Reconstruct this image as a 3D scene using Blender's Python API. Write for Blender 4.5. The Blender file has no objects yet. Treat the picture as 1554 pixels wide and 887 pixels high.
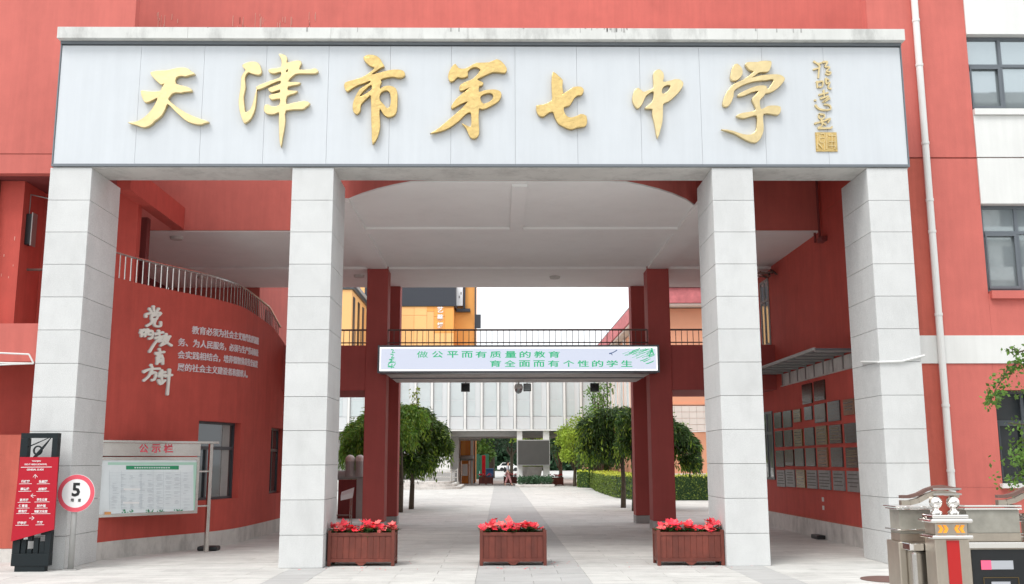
import bpy, bmesh, math, random
from mathutils import Vector, Matrix
random.seed(7)
S = bpy.context.scene
COL = S.collection

# ------------------------------------------------------------------ camera
F, W, H = 1494.93, 1554.0, 887.0
CAM = Vector((-0.1638, -16.4450, 1.6875))
YAW, PITCH, ROLL = 0.0136646, 0.1701901, -0.0032442
FW = Vector((math.sin(YAW)*math.cos(PITCH), math.cos(YAW)*math.cos(PITCH), math.sin(PITCH)))
_r = Vector((math.cos(YAW), -math.sin(YAW), 0)); _u = _r.cross(FW)
R_ = _r*math.cos(ROLL) + _u*math.sin(ROLL)
U_ = -_r*math.sin(ROLL) + _u*math.cos(ROLL)
cam = bpy.data.cameras.new('camera'); camo = bpy.data.objects.new('camera', cam); COL.objects.link(camo)
camo.matrix_world = Matrix(((R_.x, U_.x, -FW.x, CAM.x), (R_.y, U_.y, -FW.y, CAM.y), (R_.z, U_.z, -FW.z, CAM.z), (0, 0, 0, 1)))
cam.sensor_width = 36; cam.lens = F/W*36; cam.clip_end = 2000; cam.clip_start = 0.05
S.camera = camo

# ------------------------------------------------------------------ sky, sun, exposure
SUN_EL, SUN_AZ = math.radians(56), math.radians(215)
wd = bpy.data.worlds.new('World'); S.world = wd; wd.use_nodes = True
nt = wd.node_tree; nt.nodes.clear()
out = nt.nodes.new('ShaderNodeOutputWorld'); bg = nt.nodes.new('ShaderNodeBackground')
sky = nt.nodes.new('ShaderNodeTexSky'); sky.sky_type = 'NISHITA'; sky.sun_disc = False
sky.sun_elevation = SUN_EL; sky.sun_rotation = SUN_AZ; sky.air_density = 1.0; sky.dust_density = 4.0
hs = nt.nodes.new('ShaderNodeHueSaturation'); hs.inputs['Saturation'].default_value = 0.25
mx = nt.nodes.new('ShaderNodeMix'); mx.data_type = 'RGBA'; mx.inputs[0].default_value = 0.72
nt.links.new(sky.outputs[0], hs.inputs['Color']); nt.links.new(hs.outputs[0], mx.inputs[6])
mx.inputs[7].default_value = (9.6, 9.9, 10.2, 1)
nt.links.new(mx.outputs[2], bg.inputs['Color']); bg.inputs['Strength'].default_value = 0.135
nt.links.new(bg.outputs[0], out.inputs[0])
sl = bpy.data.lights.new('sun', 'SUN'); sl.energy = 1.3; sl.angle = math.radians(22); sl.color = (1, .965, .92)
so = bpy.data.objects.new('sun', sl); COL.objects.link(so)
sd = Vector((-math.sin(math.radians(35))*math.cos(SUN_EL), -math.cos(math.radians(35))*math.cos(SUN_EL), math.sin(SUN_EL)))
so.rotation_euler = sd.to_track_quat('Z', 'Y').to_euler()
S.view_settings.view_transform = 'Standard'; S.view_settings.look = 'None'
S.view_settings.exposure = 0.38; S.view_settings.gamma = 1
S.cycles.max_bounces = 8; S.cycles.diffuse_bounces = 5

# ------------------------------------------------------------------ pixel -> place helpers
def ray(px, py): return FW + R_*((px-777)/F) - U_*((py-443.5)/F)
def pY(px, py, Y): d = ray(px, py); return CAM + d*((Y-CAM.y)/d.y)
def pZ(px, py, Z=0.): d = ray(px, py); return CAM + d*((Z-CAM.z)/d.z)
def pX(px, py, X): d = ray(px, py); return CAM + d*((X-CAM.x)/d.x)

# ------------------------------------------------------------------ materials
M = {}
def mat(name, col, rough=.6, metal=0., var=.0, scale=3., bump=0., bscale=40., spec=.5, streak=0., island=0., speck=0., emit=None, coat=0., translucent=0., dirt=0., grain=0.):
    m = bpy.data.materials.new(name); m.use_nodes = True; n = m.node_tree; b = n.nodes['Principled BSDF']; L = n.links
    b.inputs['Roughness'].default_value = rough; b.inputs['Metallic'].default_value = metal
    b.inputs['Specular IOR Level'].default_value = spec; b.inputs['Coat Weight'].default_value = coat
    tc = n.nodes.new('ShaderNodeTexCoord'); geo = n.nodes.new('ShaderNodeNewGeometry')
    pos = geo.outputs['Position']
    rgb = n.nodes.new('ShaderNodeRGB'); rgb.outputs[0].default_value = (*col, 1); cur = rgb.outputs[0]
    def mul(fac_socket, lo, hi, fmin=.3, fmax=.7):
        nonlocal cur
        mr = n.nodes.new('ShaderNodeMapRange'); mr.inputs[1].default_value = fmin; mr.inputs[2].default_value = fmax
        mr.inputs[3].default_value = lo; mr.inputs[4].default_value = hi
        L.new(fac_socket, mr.inputs[0])
        mm = n.nodes.new('ShaderNodeMix'); mm.data_type = 'RGBA'; mm.blend_type = 'MULTIPLY'; mm.inputs[0].default_value = 1
        L.new(cur, mm.inputs[6]); L.new(mr.outputs[0], mm.inputs[7]); cur = mm.outputs[2]
    def noise(sc, det=4, vec=None, rgh=.6):
        t = n.nodes.new('ShaderNodeTexNoise'); t.inputs['Scale'].default_value = sc; t.inputs['Detail'].default_value = det
        t.inputs['Roughness'].default_value = rgh
        L.new(vec if vec is not None else pos, t.inputs['Vector']); return t.outputs['Fac']
    if var: mul(noise(scale), 1-var, 1+var); mul(noise(scale*.17, 3), 1-var*.7, 1+var*.7)
    if streak:
        mp = n.nodes.new('ShaderNodeMapping'); mp.inputs['Scale'].default_value = (7, 7, .5); L.new(pos, mp.inputs[0])
        mul(noise(1., 5, mp.outputs[0]), 1-streak, 1+streak*.3, .35, .65)
    if grain:
        mp = n.nodes.new('ShaderNodeMapping'); mp.inputs['Scale'].default_value = (.9, 9, 1); L.new(pos, mp.inputs[0])
        mul(noise(1.2, 6, mp.outputs[0], .7), 1-grain, 1+grain, .38, .62)
    if dirt:
        mp = n.nodes.new('ShaderNodeMapping'); mp.inputs['Scale'].default_value = (1.5, 1.5, .6); L.new(pos, mp.inputs[0])
        mul(noise(1.3, 8, mp.outputs[0], .75), 1-dirt, 1., .36, .52)
    if island:
        mul(geo.outputs['Random Per Island'], 1-island, 1+island, 0, 1)
        oi = n.nodes.new('ShaderNodeObjectInfo'); mul(oi.outputs['Random'], 1-island, 1+island, 0, 1)
    if speck: mul(noise(90., 2), 1-speck, 1+speck, .35, .65); mul(noise(260., 1), 1-speck, 1+speck, .35, .65)
    L.new(cur, b.inputs['Base Color'])
    if bump:
        bp = n.nodes.new('ShaderNodeBump'); bp.inputs['Strength'].default_value = bump; bp.inputs['Distance'].default_value = .02
        L.new(noise(bscale, 5), bp.inputs['Height']); L.new(bp.outputs[0], b.inputs['Normal'])
    if emit:
        b.inputs['Emission Color'].default_value = (*emit[0], 1); b.inputs['Emission Strength'].default_value = emit[1]
    if translucent:
        tr = n.nodes.new('ShaderNodeBsdfTranslucent'); ms = n.nodes.new('ShaderNodeMixShader'); ms.inputs[0].default_value = translucent
        L.new(cur, tr.inputs['Color']); L.new(b.outputs[0], ms.inputs[1]); L.new(tr.outputs[0], ms.inputs[2]); L.new(ms.outputs[0], n.nodes['Material Output'].inputs['Surface'])
    M[name] = m; return m
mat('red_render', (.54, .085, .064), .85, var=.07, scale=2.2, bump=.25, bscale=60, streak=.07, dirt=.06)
mat('red_lit', (.59, .152, .125), .85, var=.06, scale=1.6, bump=.2, bscale=60, streak=.06, dirt=.05)  # same wall red as red_render, with bright outdoor light put into the colour
mat('red_strip', (.52, .115, .08), .85, var=.08, scale=2, bump=.2, streak=.12)
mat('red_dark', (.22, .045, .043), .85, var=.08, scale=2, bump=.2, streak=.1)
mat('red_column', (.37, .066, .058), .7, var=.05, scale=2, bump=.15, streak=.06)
mat('granite', (.62, .63, .625), .7, var=.035, scale=3, speck=.13, island=.035, dirt=.07, spec=.3)
mat('joint', (.25, .25, .25), .9)
mat('cladding', (.60, .635, .665), .45, var=.02, scale=1.5, island=.012, streak=.03, spec=.4)
mat('coping', (.66, .67, .645), .7, var=.04, scale=3, streak=.05, dirt=.28)
mat('trim_grey', (.16, .18, .20), .5)
mat('white_paint', (.74, .75, .73), .75, var=.03, scale=1.5, streak=.04, bump=.1)
mat('ceiling', (.82, .81, .80), .9, var=.02, scale=1, dirt=.03)
mat('soffit', (.60, .595, .57), .85, var=.05, scale=2, dirt=.2)
mat('plinth', (.63, .61, .58), .85, var=.08, scale=4, dirt=.3, bump=.3)
mat('plinth_grey', (.36, .36, .35), .8, var=.06, scale=5)
mat('gold', (.66, .48, .20), .3, metal=1, var=.1, scale=14, bump=.55, bscale=13)
mat('gold_flat', (.76, .61, .33), .34, metal=1, var=.06, scale=7, bump=.3, bscale=10)
mat('steel', (.62, .60, .57), .25, metal=1, var=.05, scale=8)
mat('steel_brushed', (.58, .52, .44), .38, metal=1, var=.06, scale=6, streak=.1)
mat('chrome', (.85, .83, .80), .08, metal=1)
mat('rail_grey', (.33, .30, .29), .45, metal=.6)
mat('rail_brown', (.15, .095, .085), .55)
mat('frame_dark', (.055, .065, .075), .4)
mat('frame_grey', (.13, .15, .17), .4)
mat('red_scuff', (.66, .36, .30), .85)
mat('glass', (.42, .48, .50), .02, metal=.55, spec=.9)
mat('glass_dark', (.02, .025, .028), .04, spec=.7)
mat('glass_pale', (.55, .62, .63), .15, spec=.6, var=.05, scale=.6)
mat('black', (.012, .014, .016), .45)
mat('charcoal_totem', (.009, .015, .018), .5, spec=.3)
mat('sign_red', (.44, .012, .028), .55, spec=.25)
mat('ring_red', (.75, .10, .14), .45)
mat('white_print', (.85, .85, .85), .5)
mat('wood_box', (.17, .038, .024), .55, var=.16, scale=6, streak=.2, island=.12, dirt=.15)
mat('soil', (.05, .03, .02), .95)
mat('petal', (.80, .035, .06), .5, island=.4)
mat('petal_pink', (.85, .16, .15), .5, island=.2)
mat('leaf_deep', (.03, .085, .02), .55, island=.35, translucent=.35)
mat('leaf_mid', (.085, .17, .03), .55, island=.45, translucent=.35)
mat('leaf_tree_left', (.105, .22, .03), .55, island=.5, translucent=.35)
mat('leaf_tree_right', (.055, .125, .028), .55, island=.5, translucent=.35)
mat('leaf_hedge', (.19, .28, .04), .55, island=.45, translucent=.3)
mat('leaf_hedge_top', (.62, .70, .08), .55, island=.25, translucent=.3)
mat('glass_passage', (.06, .07, .075), .03, metal=.25, spec=.8)
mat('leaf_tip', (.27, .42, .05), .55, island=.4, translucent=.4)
mat('leaf_lime', (.30, .42, .045), .55, island=.35, translucent=.35)
mat('leaf_blue', (.05, .11, .055), .55, island=.4, translucent=.35)
mat('bark', (.09, .07, .05), .9, var=.2, scale=12, bump=.6)
mat('paving', (.55, .545, .52), .8, var=.05, scale=1.5, island=.075, dirt=.12, speck=.06, grain=.13)
mat('paving_dark', (.45, .45, .44), .8, var=.05, scale=1.5, island=.04, speck=.05, grain=.08)
mat('ground', (.47, .465, .445), .85, var=.06, scale=.6, dirt=.08)
mat('pink_paving', (.50, .38, .34), .85, var=.06, scale=1)
mat('orange_a', (.80, .36, .085), .6, island=.06)
mat('orange_b', (.86, .49, .19), .6, island=.05)
mat('orange_c', (.78, .28, .05), .6)
mat('slate', (.030, .036, .048), .5)
mat('salmon', (.74, .36, .22), .8, var=.04, scale=1)
mat('pink_fascia', (.55, .17, .18), .8, var=.2, scale=3)
mat('cream_tile', (.70, .64, .58), .7, island=.03)
mat('curtain_wall', (.60, .63, .64), .5, var=.02, scale=1)
mat('screen_dark', (.06, .06, .056), .5, var=.05)
mat('led_white', (.2, .2, .22), .4, emit=((.72, .78, .93), .70))
mat('led_edge', (.8, .8, .8), .4, emit=((1, 1, 1), 1.0))
mat('led_green', (.02, .3, .12), .4, emit=((.02, .50, .22), .6))
mat('led_ink', (.02, .05, .12), .4, emit=((.05, .12, .30), .5))
mat('sign_silver', (.86, .84, .78), .5)
mat('sign_backing', (.45, .45, .45), .5)
mat('lamp_glass', (.30, .29, .25), .18, var=.2, scale=5, spec=.7)
mat('lilac_metal', (.78, .70, .73), .5)
mat('poster', (.80, .86, .88), .25, var=.03, scale=4, coat=.6)
mat('poster_green', (.03, .30, .14), .4)
mat('poster_mint', (.45, .70, .58), .4)
mat('plaque_ink', (.07, .065, .06), .5)
mat('grey_print', (.52, .57, .61), .5)
mat('orange_print', (.75, .35, .12), .5)
mat('cloth_blue', (.42, .43, .48), .8)
mat('cloth_pink', (.42, .20, .20), .8)
mat('skin', (.55, .33, .24), .6)
mat('hair', (.01, .008, .007), .6)
mat('bin_blue', (.02, .12, .33), .5)
mat('fence_green', (.03, .17, .11), .7)
mat('amber', (.9, .35, .03), .4, emit=((1., .30, .02), .25))
mat('stripe_red', (.48, .014, .014), .35)
mat('display_pink', (.7, .1, .2), .4, emit=((.8, .12, .2), .35))
mat('display_white', (.42, .44, .47), .3, emit=((.6, .63, .66), .05))
mat('tile_grey', (.36, .35, .33), .8, var=.15, scale=6)
mat('rust_iron', (.16, .09, .075), .8, var=.1, scale=8)
mat('plaque_steel', (.085, .085, .08), .25, metal=.4, var=.12, scale=10)
mat('plaque_gold', (.17, .12, .05), .3, metal=.6, var=.2, scale=12)
mat('plaque_bronze', (.09, .065, .05), .25, metal=.7, var=.3, scale=12)
mat('plaque_wood', (.17, .075, .03), .35, var=.15, scale=8)
mat('plaque_print', (.20, .195, .19), .4, var=.2, scale=8)
mat('asphalt', (.06, .06, .06), .9)

# ------------------------------------------------------------------ mesh builder
class MB:
    def __init__(s): s.v = []; s.f = []; s.mi = []; s.cm = 0
    def quad(s, *p):
        k = len(s.v); s.v += [tuple(q) for q in p]; s.f.append(tuple(range(k, k+len(p)))); s.mi.append(s.cm); return s
    def hexa(s, P):
        k = len(s.v); s.v += [tuple(q) for q in P]
        for a in ((0,3,2,1),(4,5,6,7),(0,1,5,4),(1,2,6,5),(2,3,7,6),(3,0,4,7)):
            s.f.append(tuple(k+i for i in a)); s.mi.append(s.cm)
        return s
    def box(s, x0, x1, y0, y1, z0, z1):
        return s.hexa([(x0,y0,z0),(x1,y0,z0),(x1,y1,z0),(x0,y1,z0),(x0,y0,z1),(x1,y0,z1),(x1,y1,z1),(x0,y1,z1)])
    def beam(s, a, b, w, h, up=(0,0,1)):
        a = Vector(a); b = Vector(b); d = (b-a).normalized(); up = Vector(up)
        sx = d.cross(up)
        if sx.length < 1e-4: sx = d.cross(Vector((1,0,0)))
        sx = sx.normalized()*w/2; uz = sx.cross(d).normalized()*h/2
        return s.hexa([a-sx-uz, a+sx-uz, b+sx-uz, b-sx-uz, a-sx+uz, a+sx+uz, b+sx+uz, b-sx+uz])
    def cyl(s, a, b, r0, r1=None, n=10, cap=True):
        if r1 is None: r1 = r0
        a = Vector(a); b = Vector(b); d = (b-a).normalized()
        x = d.orthogonal().normalized(); y = d.cross(x); k = len(s.v)
        for c, r in ((a, r0), (b, r1)):
            for i in range(n):
                t = 2*math.pi*i/n; s.v.append(tuple(c+x*math.cos(t)*r+y*math.sin(t)*r))
        for i in range(n):
            j = (i+1) % n; s.f.append((k+i, k+j, k+n+j, k+n+i)); s.mi.append(s.cm)
        if cap:
            s.f.append(tuple(k+i for i in reversed(range(n)))); s.f.append(tuple(k+n+i for i in range(n))); s.mi += [s.cm, s.cm]
        return s
    def tube(s, pts, r, n=8):
        for i in range(len(pts)-1):
            ra = r[i] if isinstance(r, (list, tuple)) else r; rb = r[i+1] if isinstance(r, (list, tuple)) else r
            s.cyl(pts[i], pts[i+1], ra, rb, n)
        return s
    def sphere(s, c, rx, ry=None, rz=None, n=12, m=8):
        ry = ry or rx; rz = rz or rx; k = len(s.v)
        for i in range(m+1):
            ph = math.pi*i/m
            for j in range(n):
                t = 2*math.pi*j/n
                s.v.append((c[0]+rx*math.sin(ph)*math.cos(t), c[1]+ry*math.sin(ph)*math.sin(t), c[2]+rz*math.cos(ph)))
        for i in range(m):
            for j in range(n):
                s.f.append((k+i*n+j, k+(i+1)*n+j, k+(i+1)*n+(j+1)%n, k+i*n+(j+1)%n)); s.mi.append(s.cm)
        return s
    def lathe(s, c, prof, n=16):
        k = len(s.v)
        for r, z in prof:
            for j in range(n):
                t = 2*math.pi*j/n; s.v.append((c[0]+r*math.cos(t), c[1]+r*math.sin(t), c[2]+z))
        for i in range(len(prof)-1):
            for j in range(n):
                s.f.append((k+i*n+j, k+i*n+(j+1)%n, k+(i+1)*n+(j+1)%n, k+(i+1)*n+j)); s.mi.append(s.cm)
        return s
    def prism(s, poly, z0, z1):       # poly in plan (x, y), counter-clockwise
        k = len(s.v); n = len(poly)
        s.v += [(x, y, z0) for x, y in poly] + [(x, y, z1) for x, y in poly]
        s.f.append(tuple(k+i for i in reversed(range(n)))); s.f.append(tuple(k+n+i for i in range(n))); s.mi += [s.cm]*2
        for i in range(n):
            j = (i+1) % n; s.f.append((k+i, k+j, k+n+j, k+n+i)); s.mi.append(s.cm)
        return s
    def slabY(s, poly, y0, y1):       # poly in elevation (x, z), extruded in y
        k = len(s.v); n = len(poly)
        s.v += [(x, y0, z) for x, z in poly] + [(x, y1, z) for x, z in poly]
        s.f.append(tuple(k+i for i in range(n))); s.f.append(tuple(k+n+i for i in reversed(range(n)))); s.mi += [s.cm]*2
        for i in range(n):
            j = (i+1) % n; s.f.append((k+i, k+n+i, k+n+j, k+j)); s.mi.append(s.cm)
        return s
    def build(s, name, m, parent=None, smooth=False, bevel=0., kind=None, label=None, fix=False):
        me = bpy.data.meshes.new(name)
        o = Vector((0, 0, 0))
        q = parent
        while q is not None: o += q.location; q = q.parent
        if parent is None and s.v:
            xs = [p[0] for p in s.v]; ys = [p[1] for p in s.v]; zs = [p[2] for p in s.v]
            base = Vector(((min(xs)+max(xs))/2, (min(ys)+max(ys))/2, min(zs))); o = base
        me.from_pydata([(p[0]-o.x, p[1]-o.y, p[2]-o.z) for p in s.v], [], s.f)
        ms = m if isinstance(m, (list, tuple)) else [m]
        for q in ms: me.materials.append(M[q])
        if len(ms) > 1: me.polygons.foreach_set('material_index', s.mi)
        if smooth: me.polygons.foreach_set('use_smooth', [True]*len(me.polygons))
        me.update()
        if fix:
            bm = bmesh.new(); bm.from_mesh(me); bmesh.ops.recalc_face_normals(bm, faces=bm.faces); bm.to_mesh(me); bm.free()
        ob = bpy.data.objects.new(name, me); COL.objects.link(ob)
        if parent is None: ob.location = o
        else: ob.parent = parent
        if bevel:
            bv = ob.modifiers.new('bevel', 'BEVEL'); bv.width = bevel; bv.segments = 2; bv.limit_method = 'ANGLE'
        if kind: ob['kind'] = kind
        if label: ob['label'] = label
        return ob
def B(*a): return MB().box(*a)
def tag(o, label, cat, group=None):
    o['label'] = label; o['category'] = cat
    if group: o['group'] = group
    return o
def thing(name, label, cat, loc=(0, 0, 0), group=None):
    o = bpy.data.objects.new(name, None); COL.objects.link(o); o.location = loc; o.empty_display_size = .2
    return tag(o, label, cat, group)
def piece(name, mesh, loc, parent, rot=0):     # a repeated piece sharing one mesh; loc in world
    o = bpy.data.objects.new(name, mesh); COL.objects.link(o)
    p = Vector((0, 0, 0)); q = parent
    while q is not None: p += q.location; q = q.parent
    o.parent = parent; o.location = Vector(loc)-p; o.rotation_euler = (0, 0, rot); return o
def box_mesh(name, m, sx, sy, sz, bev=0.):     # centred in x,y,z
    me = bpy.data.meshes.new(name); bm = bmesh.new(); bmesh.ops.create_cube(bm, size=1)
    for v in bm.verts: v.co = Vector((v.co.x*sx, v.co.y*sy, v.co.z*sz))
    if bev: bmesh.ops.bevel(bm, geom=bm.edges[:], offset=bev, segments=1, affect='EDGES')
    bm.to_mesh(me); bm.free(); me.materials.append(M[m]); return me
def copy_tree(o, parent=None):
    c = o.copy(); COL.objects.link(c)
    if parent is not None: c.parent = parent
    for ch in [q for q in S.objects if q.parent == o]: copy_tree(ch, c)
    return c
def kids(o):
    r = []
    for q in o.children: r += [q]+kids(q)
    return r

# ------------------------------------------------------------------ outlines and lettering
def smooth_poly(p, n=3):
    q = []; L = len(p)
    for i in range(L):
        a, b, c, d = (Vector(p[(i+k-1) % L]) for k in range(4))
        ang = (b-a).angle(c-b, 0) if (b-a).length and (c-b).length else 0
        for k in range(n):
            t = k/n
            q.append(tuple(.5*((2*b)+(c-a)*t+(2*a-5*b+4*c-d)*t*t+(-a+3*b-3*c+d)*t**3)))
    return q
def curve_mesh(name, splines, extrude, bevel, m):   # splines in local x,y; faces +z
    cu = bpy.data.curves.new(name, 'CURVE'); cu.dimensions = '2D'; cu.fill_mode = 'BOTH'
    cu.extrude = extrude; cu.bevel_depth = bevel; cu.bevel_resolution = 1
    for sp in splines:
        s = cu.splines.new('POLY'); s.points.add(len(sp)-1); s.use_cyclic_u = True
        for p, c in zip(s.points, sp): p.co = (c[0], c[1], 0, 1)
    o = bpy.data.objects.new(name, cu); COL.objects.link(o)
    bpy.context.view_layer.update()
    me = bpy.data.meshes.new_from_object(o.evaluated_get(bpy.context.evaluated_depsgraph_get()))
    bpy.data.objects.remove(o); me.materials.clear(); me.materials.append(M[m]); me.name = name; return me
def text_mesh(body, m, offset=0., extrude=.01, align='CENTER', shear=0.):
    cu = bpy.data.curves.new('lettering', 'FONT'); cu.body = body; cu.size = 1; cu.align_x = align; cu.align_y = 'CENTER'
    cu.extrude = extrude; cu.offset = offset; cu.shear = shear; cu.resolution_u = 2
    o = bpy.data.objects.new('lettering', cu); COL.objects.link(o); bpy.context.view_layer.update()
    me = bpy.data.meshes.new_from_object(o.evaluated_get(bpy.context.evaluated_depsgraph_get()))
    bpy.data.objects.remove(o); me.materials.clear(); me.materials.append(M[m]); return me
def fit_mesh(me, x0, x1, y0, y1):     # stretch a flat mesh to a box (x, y); depth untouched
    xs = [v.co.x for v in me.vertices]; ys = [v.co.y for v in me.vertices]
    if not xs: return me
    ax, bx, ay, by = min(xs), max(xs), min(ys), max(ys)
    for v in me.vertices:
        v.co.x = x0+(v.co.x-ax)/(bx-ax)*(x1-x0); v.co.y = y0+(v.co.y-ay)/(by-ay)*(y1-y0)
    return me
def map_mesh(me, fn):
    for v in me.vertices: v.co = fn(v.co.x, v.co.y, v.co.z)
    me.update(); return me
def mesh_child(name, me, parent, label=None):
    o = bpy.data.objects.new(name, me); COL.objects.link(o)
    p = Vector((0, 0, 0)); q = parent
    while q is not None: p += q.location; q = q.parent
    for v in me.vertices: v.co -= p
    o.parent = parent
    if label: o['label'] = label
    return o
def stroke_mb(mb, pts, w, fn, d):      # brush stroke with round ends as a thick ribbon; fn(x, y, depth) -> place
    P = [Vector(p) for p in pts]
    if len(P) == 1: P = [P[0]-Vector((.3*w, .1*w)), P[0]+Vector((.3*w, .1*w))]
    Q = []
    for i in range(len(P)-1):
        a = P[max(i-1, 0)]; b = P[i]; c = P[i+1]; e = P[min(i+2, len(P)-1)]
        for k in range(4):
            t = k/4; Q.append(.5*((2*b)+(c-a)*t+(2*a-5*b+4*c-e)*t*t+(-a+3*b-3*c+e)*t**3))
    Q.append(P[-1]); n = len(Q); Lf = []; Rt = []
    for i, q in enumerate(Q):
        t = (Q[min(i+1, n-1)]-Q[max(i-1, 0)]).normalized(); nn = Vector((-t.y, t.x))
        u = i/(n-1); ww = w*.5*(1.08-.25*math.sin(math.pi*u)-.25*u)
        if i == 0: Lf.append(q-t*w*.35+nn*w*.22); Rt.append(q-t*w*.35-nn*w*.22)
        Lf.append(q+nn*ww); Rt.append(q-nn*ww)
        if i == n-1: Lf.append(q+t*w*.3+nn*w*.15); Rt.append(q+t*w*.3-nn*w*.15)
    k = len(mb.v); n = len(Lf)
    for a, b in zip(Lf, Rt):
        mb.v += [tuple(fn(a.x, a.y, d)), tuple(fn(b.x, b.y, d)), tuple(fn(b.x, b.y, 0)), tuple(fn(a.x, a.y, 0))]
    for i in range(n-1):
        o = k+4*i
        for a, b in ((0,1),(1,2),(3,0)): mb.f.append((o+a, o+b, o+4+b, o+4+a)); mb.mi.append(mb.cm)
    mb.f.append((k, k+3, k+2, k+1)); o = k+4*(n-1); mb.f.append((o, o+1, o+2, o+3)); mb.mi += [mb.cm]*2

# ================================================================== THE SETTING
g = MB().quad((-400, -60, -.03), (400, -60, -.03), (400, 700, -.03), (-400, 700, -.03)).build('ground', 'ground', kind='structure')
# paving: slabs over a darker bed
bed = MB().quad((-14, -8, -.012), (14, -8, -.012), (14, 62, -.012), (-14, 62, -.012)).build('paving_bed', 'plinth_grey', kind='structure')
pave = bpy.data.objects.new('forecourt_paving', None); COL.objects.link(pave); pave['kind'] = 'structure'
SX, SY = 1.2, .6
def band(x, y):
    if -.5 < x < 1.15 and not False: return True
    if y < 0 and (-3.52 < x < -2.92 or 3.5 < x < 4.12): return True
    return False
cols = []
SY = .45
def slab_edges(par):
    E = []
    for a_, b_ in ((-9.4, -3.52), (-3.52, -2.92), (-2.92, -.5), (-.5, 1.15), (1.15, 3.5), (3.5, 4.12), (4.12, 9.5)):
        n = max(1, round((b_-a_)/.98)); w = (b_-a_)/n
        if n == 1: E.append((a_, b_)); continue
        if par: E.append((a_, a_+w/2)); q = a_+w/2
        else: q = a_
        while q < b_-1e-4: E.append((q, min(q+w, b_))); q += w
    return E
EDG = (slab_edges(0), slab_edges(1))
smesh = {}
rest = MB(); restd = MB(); nslab = 0
rows = []
y = -3.2
while y < 60: rows.append(y); y += SY
for ri, y in enumerate(rows):
    for x0, x1 in EDG[ri % 2]:
        xc = (x0+x1)/2
        dk = band(xc, y); dz = random.uniform(-.0015, .0015)
        off = .0
        if y > -2.6 and nslab < 296:
            w = round(x1-x0, 2); key = (w, dk)
            if key not in smesh: smesh[key] = box_mesh('slab', 'paving_dark' if dk else 'paving', w-.004, SY-.005, .03)
            piece('slab', smesh[key], (xc, y+SY/2, -.015+dz), pave); nslab += 1
        elif x0 > -8.3 or y > 12:
            (restd if dk else rest).box(x0+.002, x1-.002, y+.0025, y+SY-.0025, -.03, dz)
o = rest.build('slab_field', 'paving', pave, kind='stuff'); o = restd.build('slab_band', 'paving_dark', pave, kind='stuff')

# ------------------------------------------------------------------ the four granite pillars
PX = [-7.872, -3.721, 3.536, 6.240]; PW, PD, PH = .710, 1.290, 6.694; J0, CH = .517, .56
lev = [0, J0]+[J0+CH*(i+1) for i in range(10)]+[PH]
pm = {}
PLAB = ['light grey granite pillar at the left end of the gate beside the red guide sign',
        'light grey granite pillar left of the middle opening behind the left flower box',
        'light grey granite pillar right of the middle opening behind the right flower box',
        'light grey granite pillar at the right end of the gate with a thin white pipe round it']
for k, x in enumerate(PX):
    t = thing('granite_pillar', PLAB[k], 'pillar', (x+PW/2, PD/2, 0), 'granite pillars of the gate')
    B(x+.03, x+PW-.03, .03, PD-.03, 0, PH-.002).build('core', 'joint', t)
    for i in range(len(lev)-1):
        z0, z1 = lev[i]+.0035, lev[i+1]-.0035; h = round(z1-z0, 4); zc = (z0+z1)/2
        for nm, sx, sy in (('f', PW, .032), ('s', .032, PD-.064-.004)):
            if (nm, h) not in pm: pm[(nm, h)] = box_mesh('stone_panel', 'granite', sx, sy, h, .0025)
        piece('stone_panel', pm[('f', h)], (x+PW/2, .016, zc), t); piece('stone_panel', pm[('f', h)], (x+PW/2, PD-.016, zc), t)
        piece('stone_panel', pm[('s', h)], (x+.016, PD/2, zc), t); piece('stone_panel', pm[('s', h)], (x+PW-.016, PD/2, zc), t)

# ------------------------------------------------------------------ sign beam
SG = thing('sign_beam', 'long white clad beam over the gate carrying seven large gold characters', 'sign', (-.43, .4, PH))
BX0, BX1, BZ0, BZ1, BY1 = -7.84, 6.975, 6.715, 8.935, .78
B(BX0+.03, BX1-.03, .03, BY1-.02, BZ0+.02, BZ1).build('core', 'plinth_grey', SG)
npan = 15; ew = [BX0+.012]
e = [205, 303, 399, 495, 590, 684, 782, 877, 974, 1066, 1163, 1258]
ew += [pY(q, 235 if q < 1100 else 240, 0).x for q in e] + [BX1-.012]
for i in range(len(ew)-1):
    B(ew[i]+.002, ew[i+1]-.002, -.012, .022, BZ0+.045, BZ1-.02).build('cladding_panel', 'cladding', SG)
B(BX0-.012, BX1+.012, -.03, .02, BZ0-.003, BZ0+.040).build('bottom_trim', 'trim_grey', SG)
B(BX0-.012, BX0+.008, -.028, BY1, BZ0+.042, BZ1).build('end_trim', 'trim_grey', SG)
B(BX1-.008, BX1+.012, -.028, BY1, BZ0+.042, BZ1).build('end_trim', 'trim_grey', SG)
B(BX0, BX1, .024, BY1, BZ0-.02, BZ0+.015).build('soffit_panel', 'soffit', SG)
B(BX0-.01, BX1+.01, -.045, BY1, BZ1+.001, BZ1+.055).build('drip_trim', 'trim_grey', SG)
cpx = [BX0-.03, -5.6, -3.1, -.7, 1.9, 4.4, BX1+.04]
for i in range(6): B(cpx[i]+(.002 if i else 0), cpx[i+1], -.16, BY1+.03, BZ1+.056, BZ1+.265).build('coping_block', 'coping', SG, bevel=.006)
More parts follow.
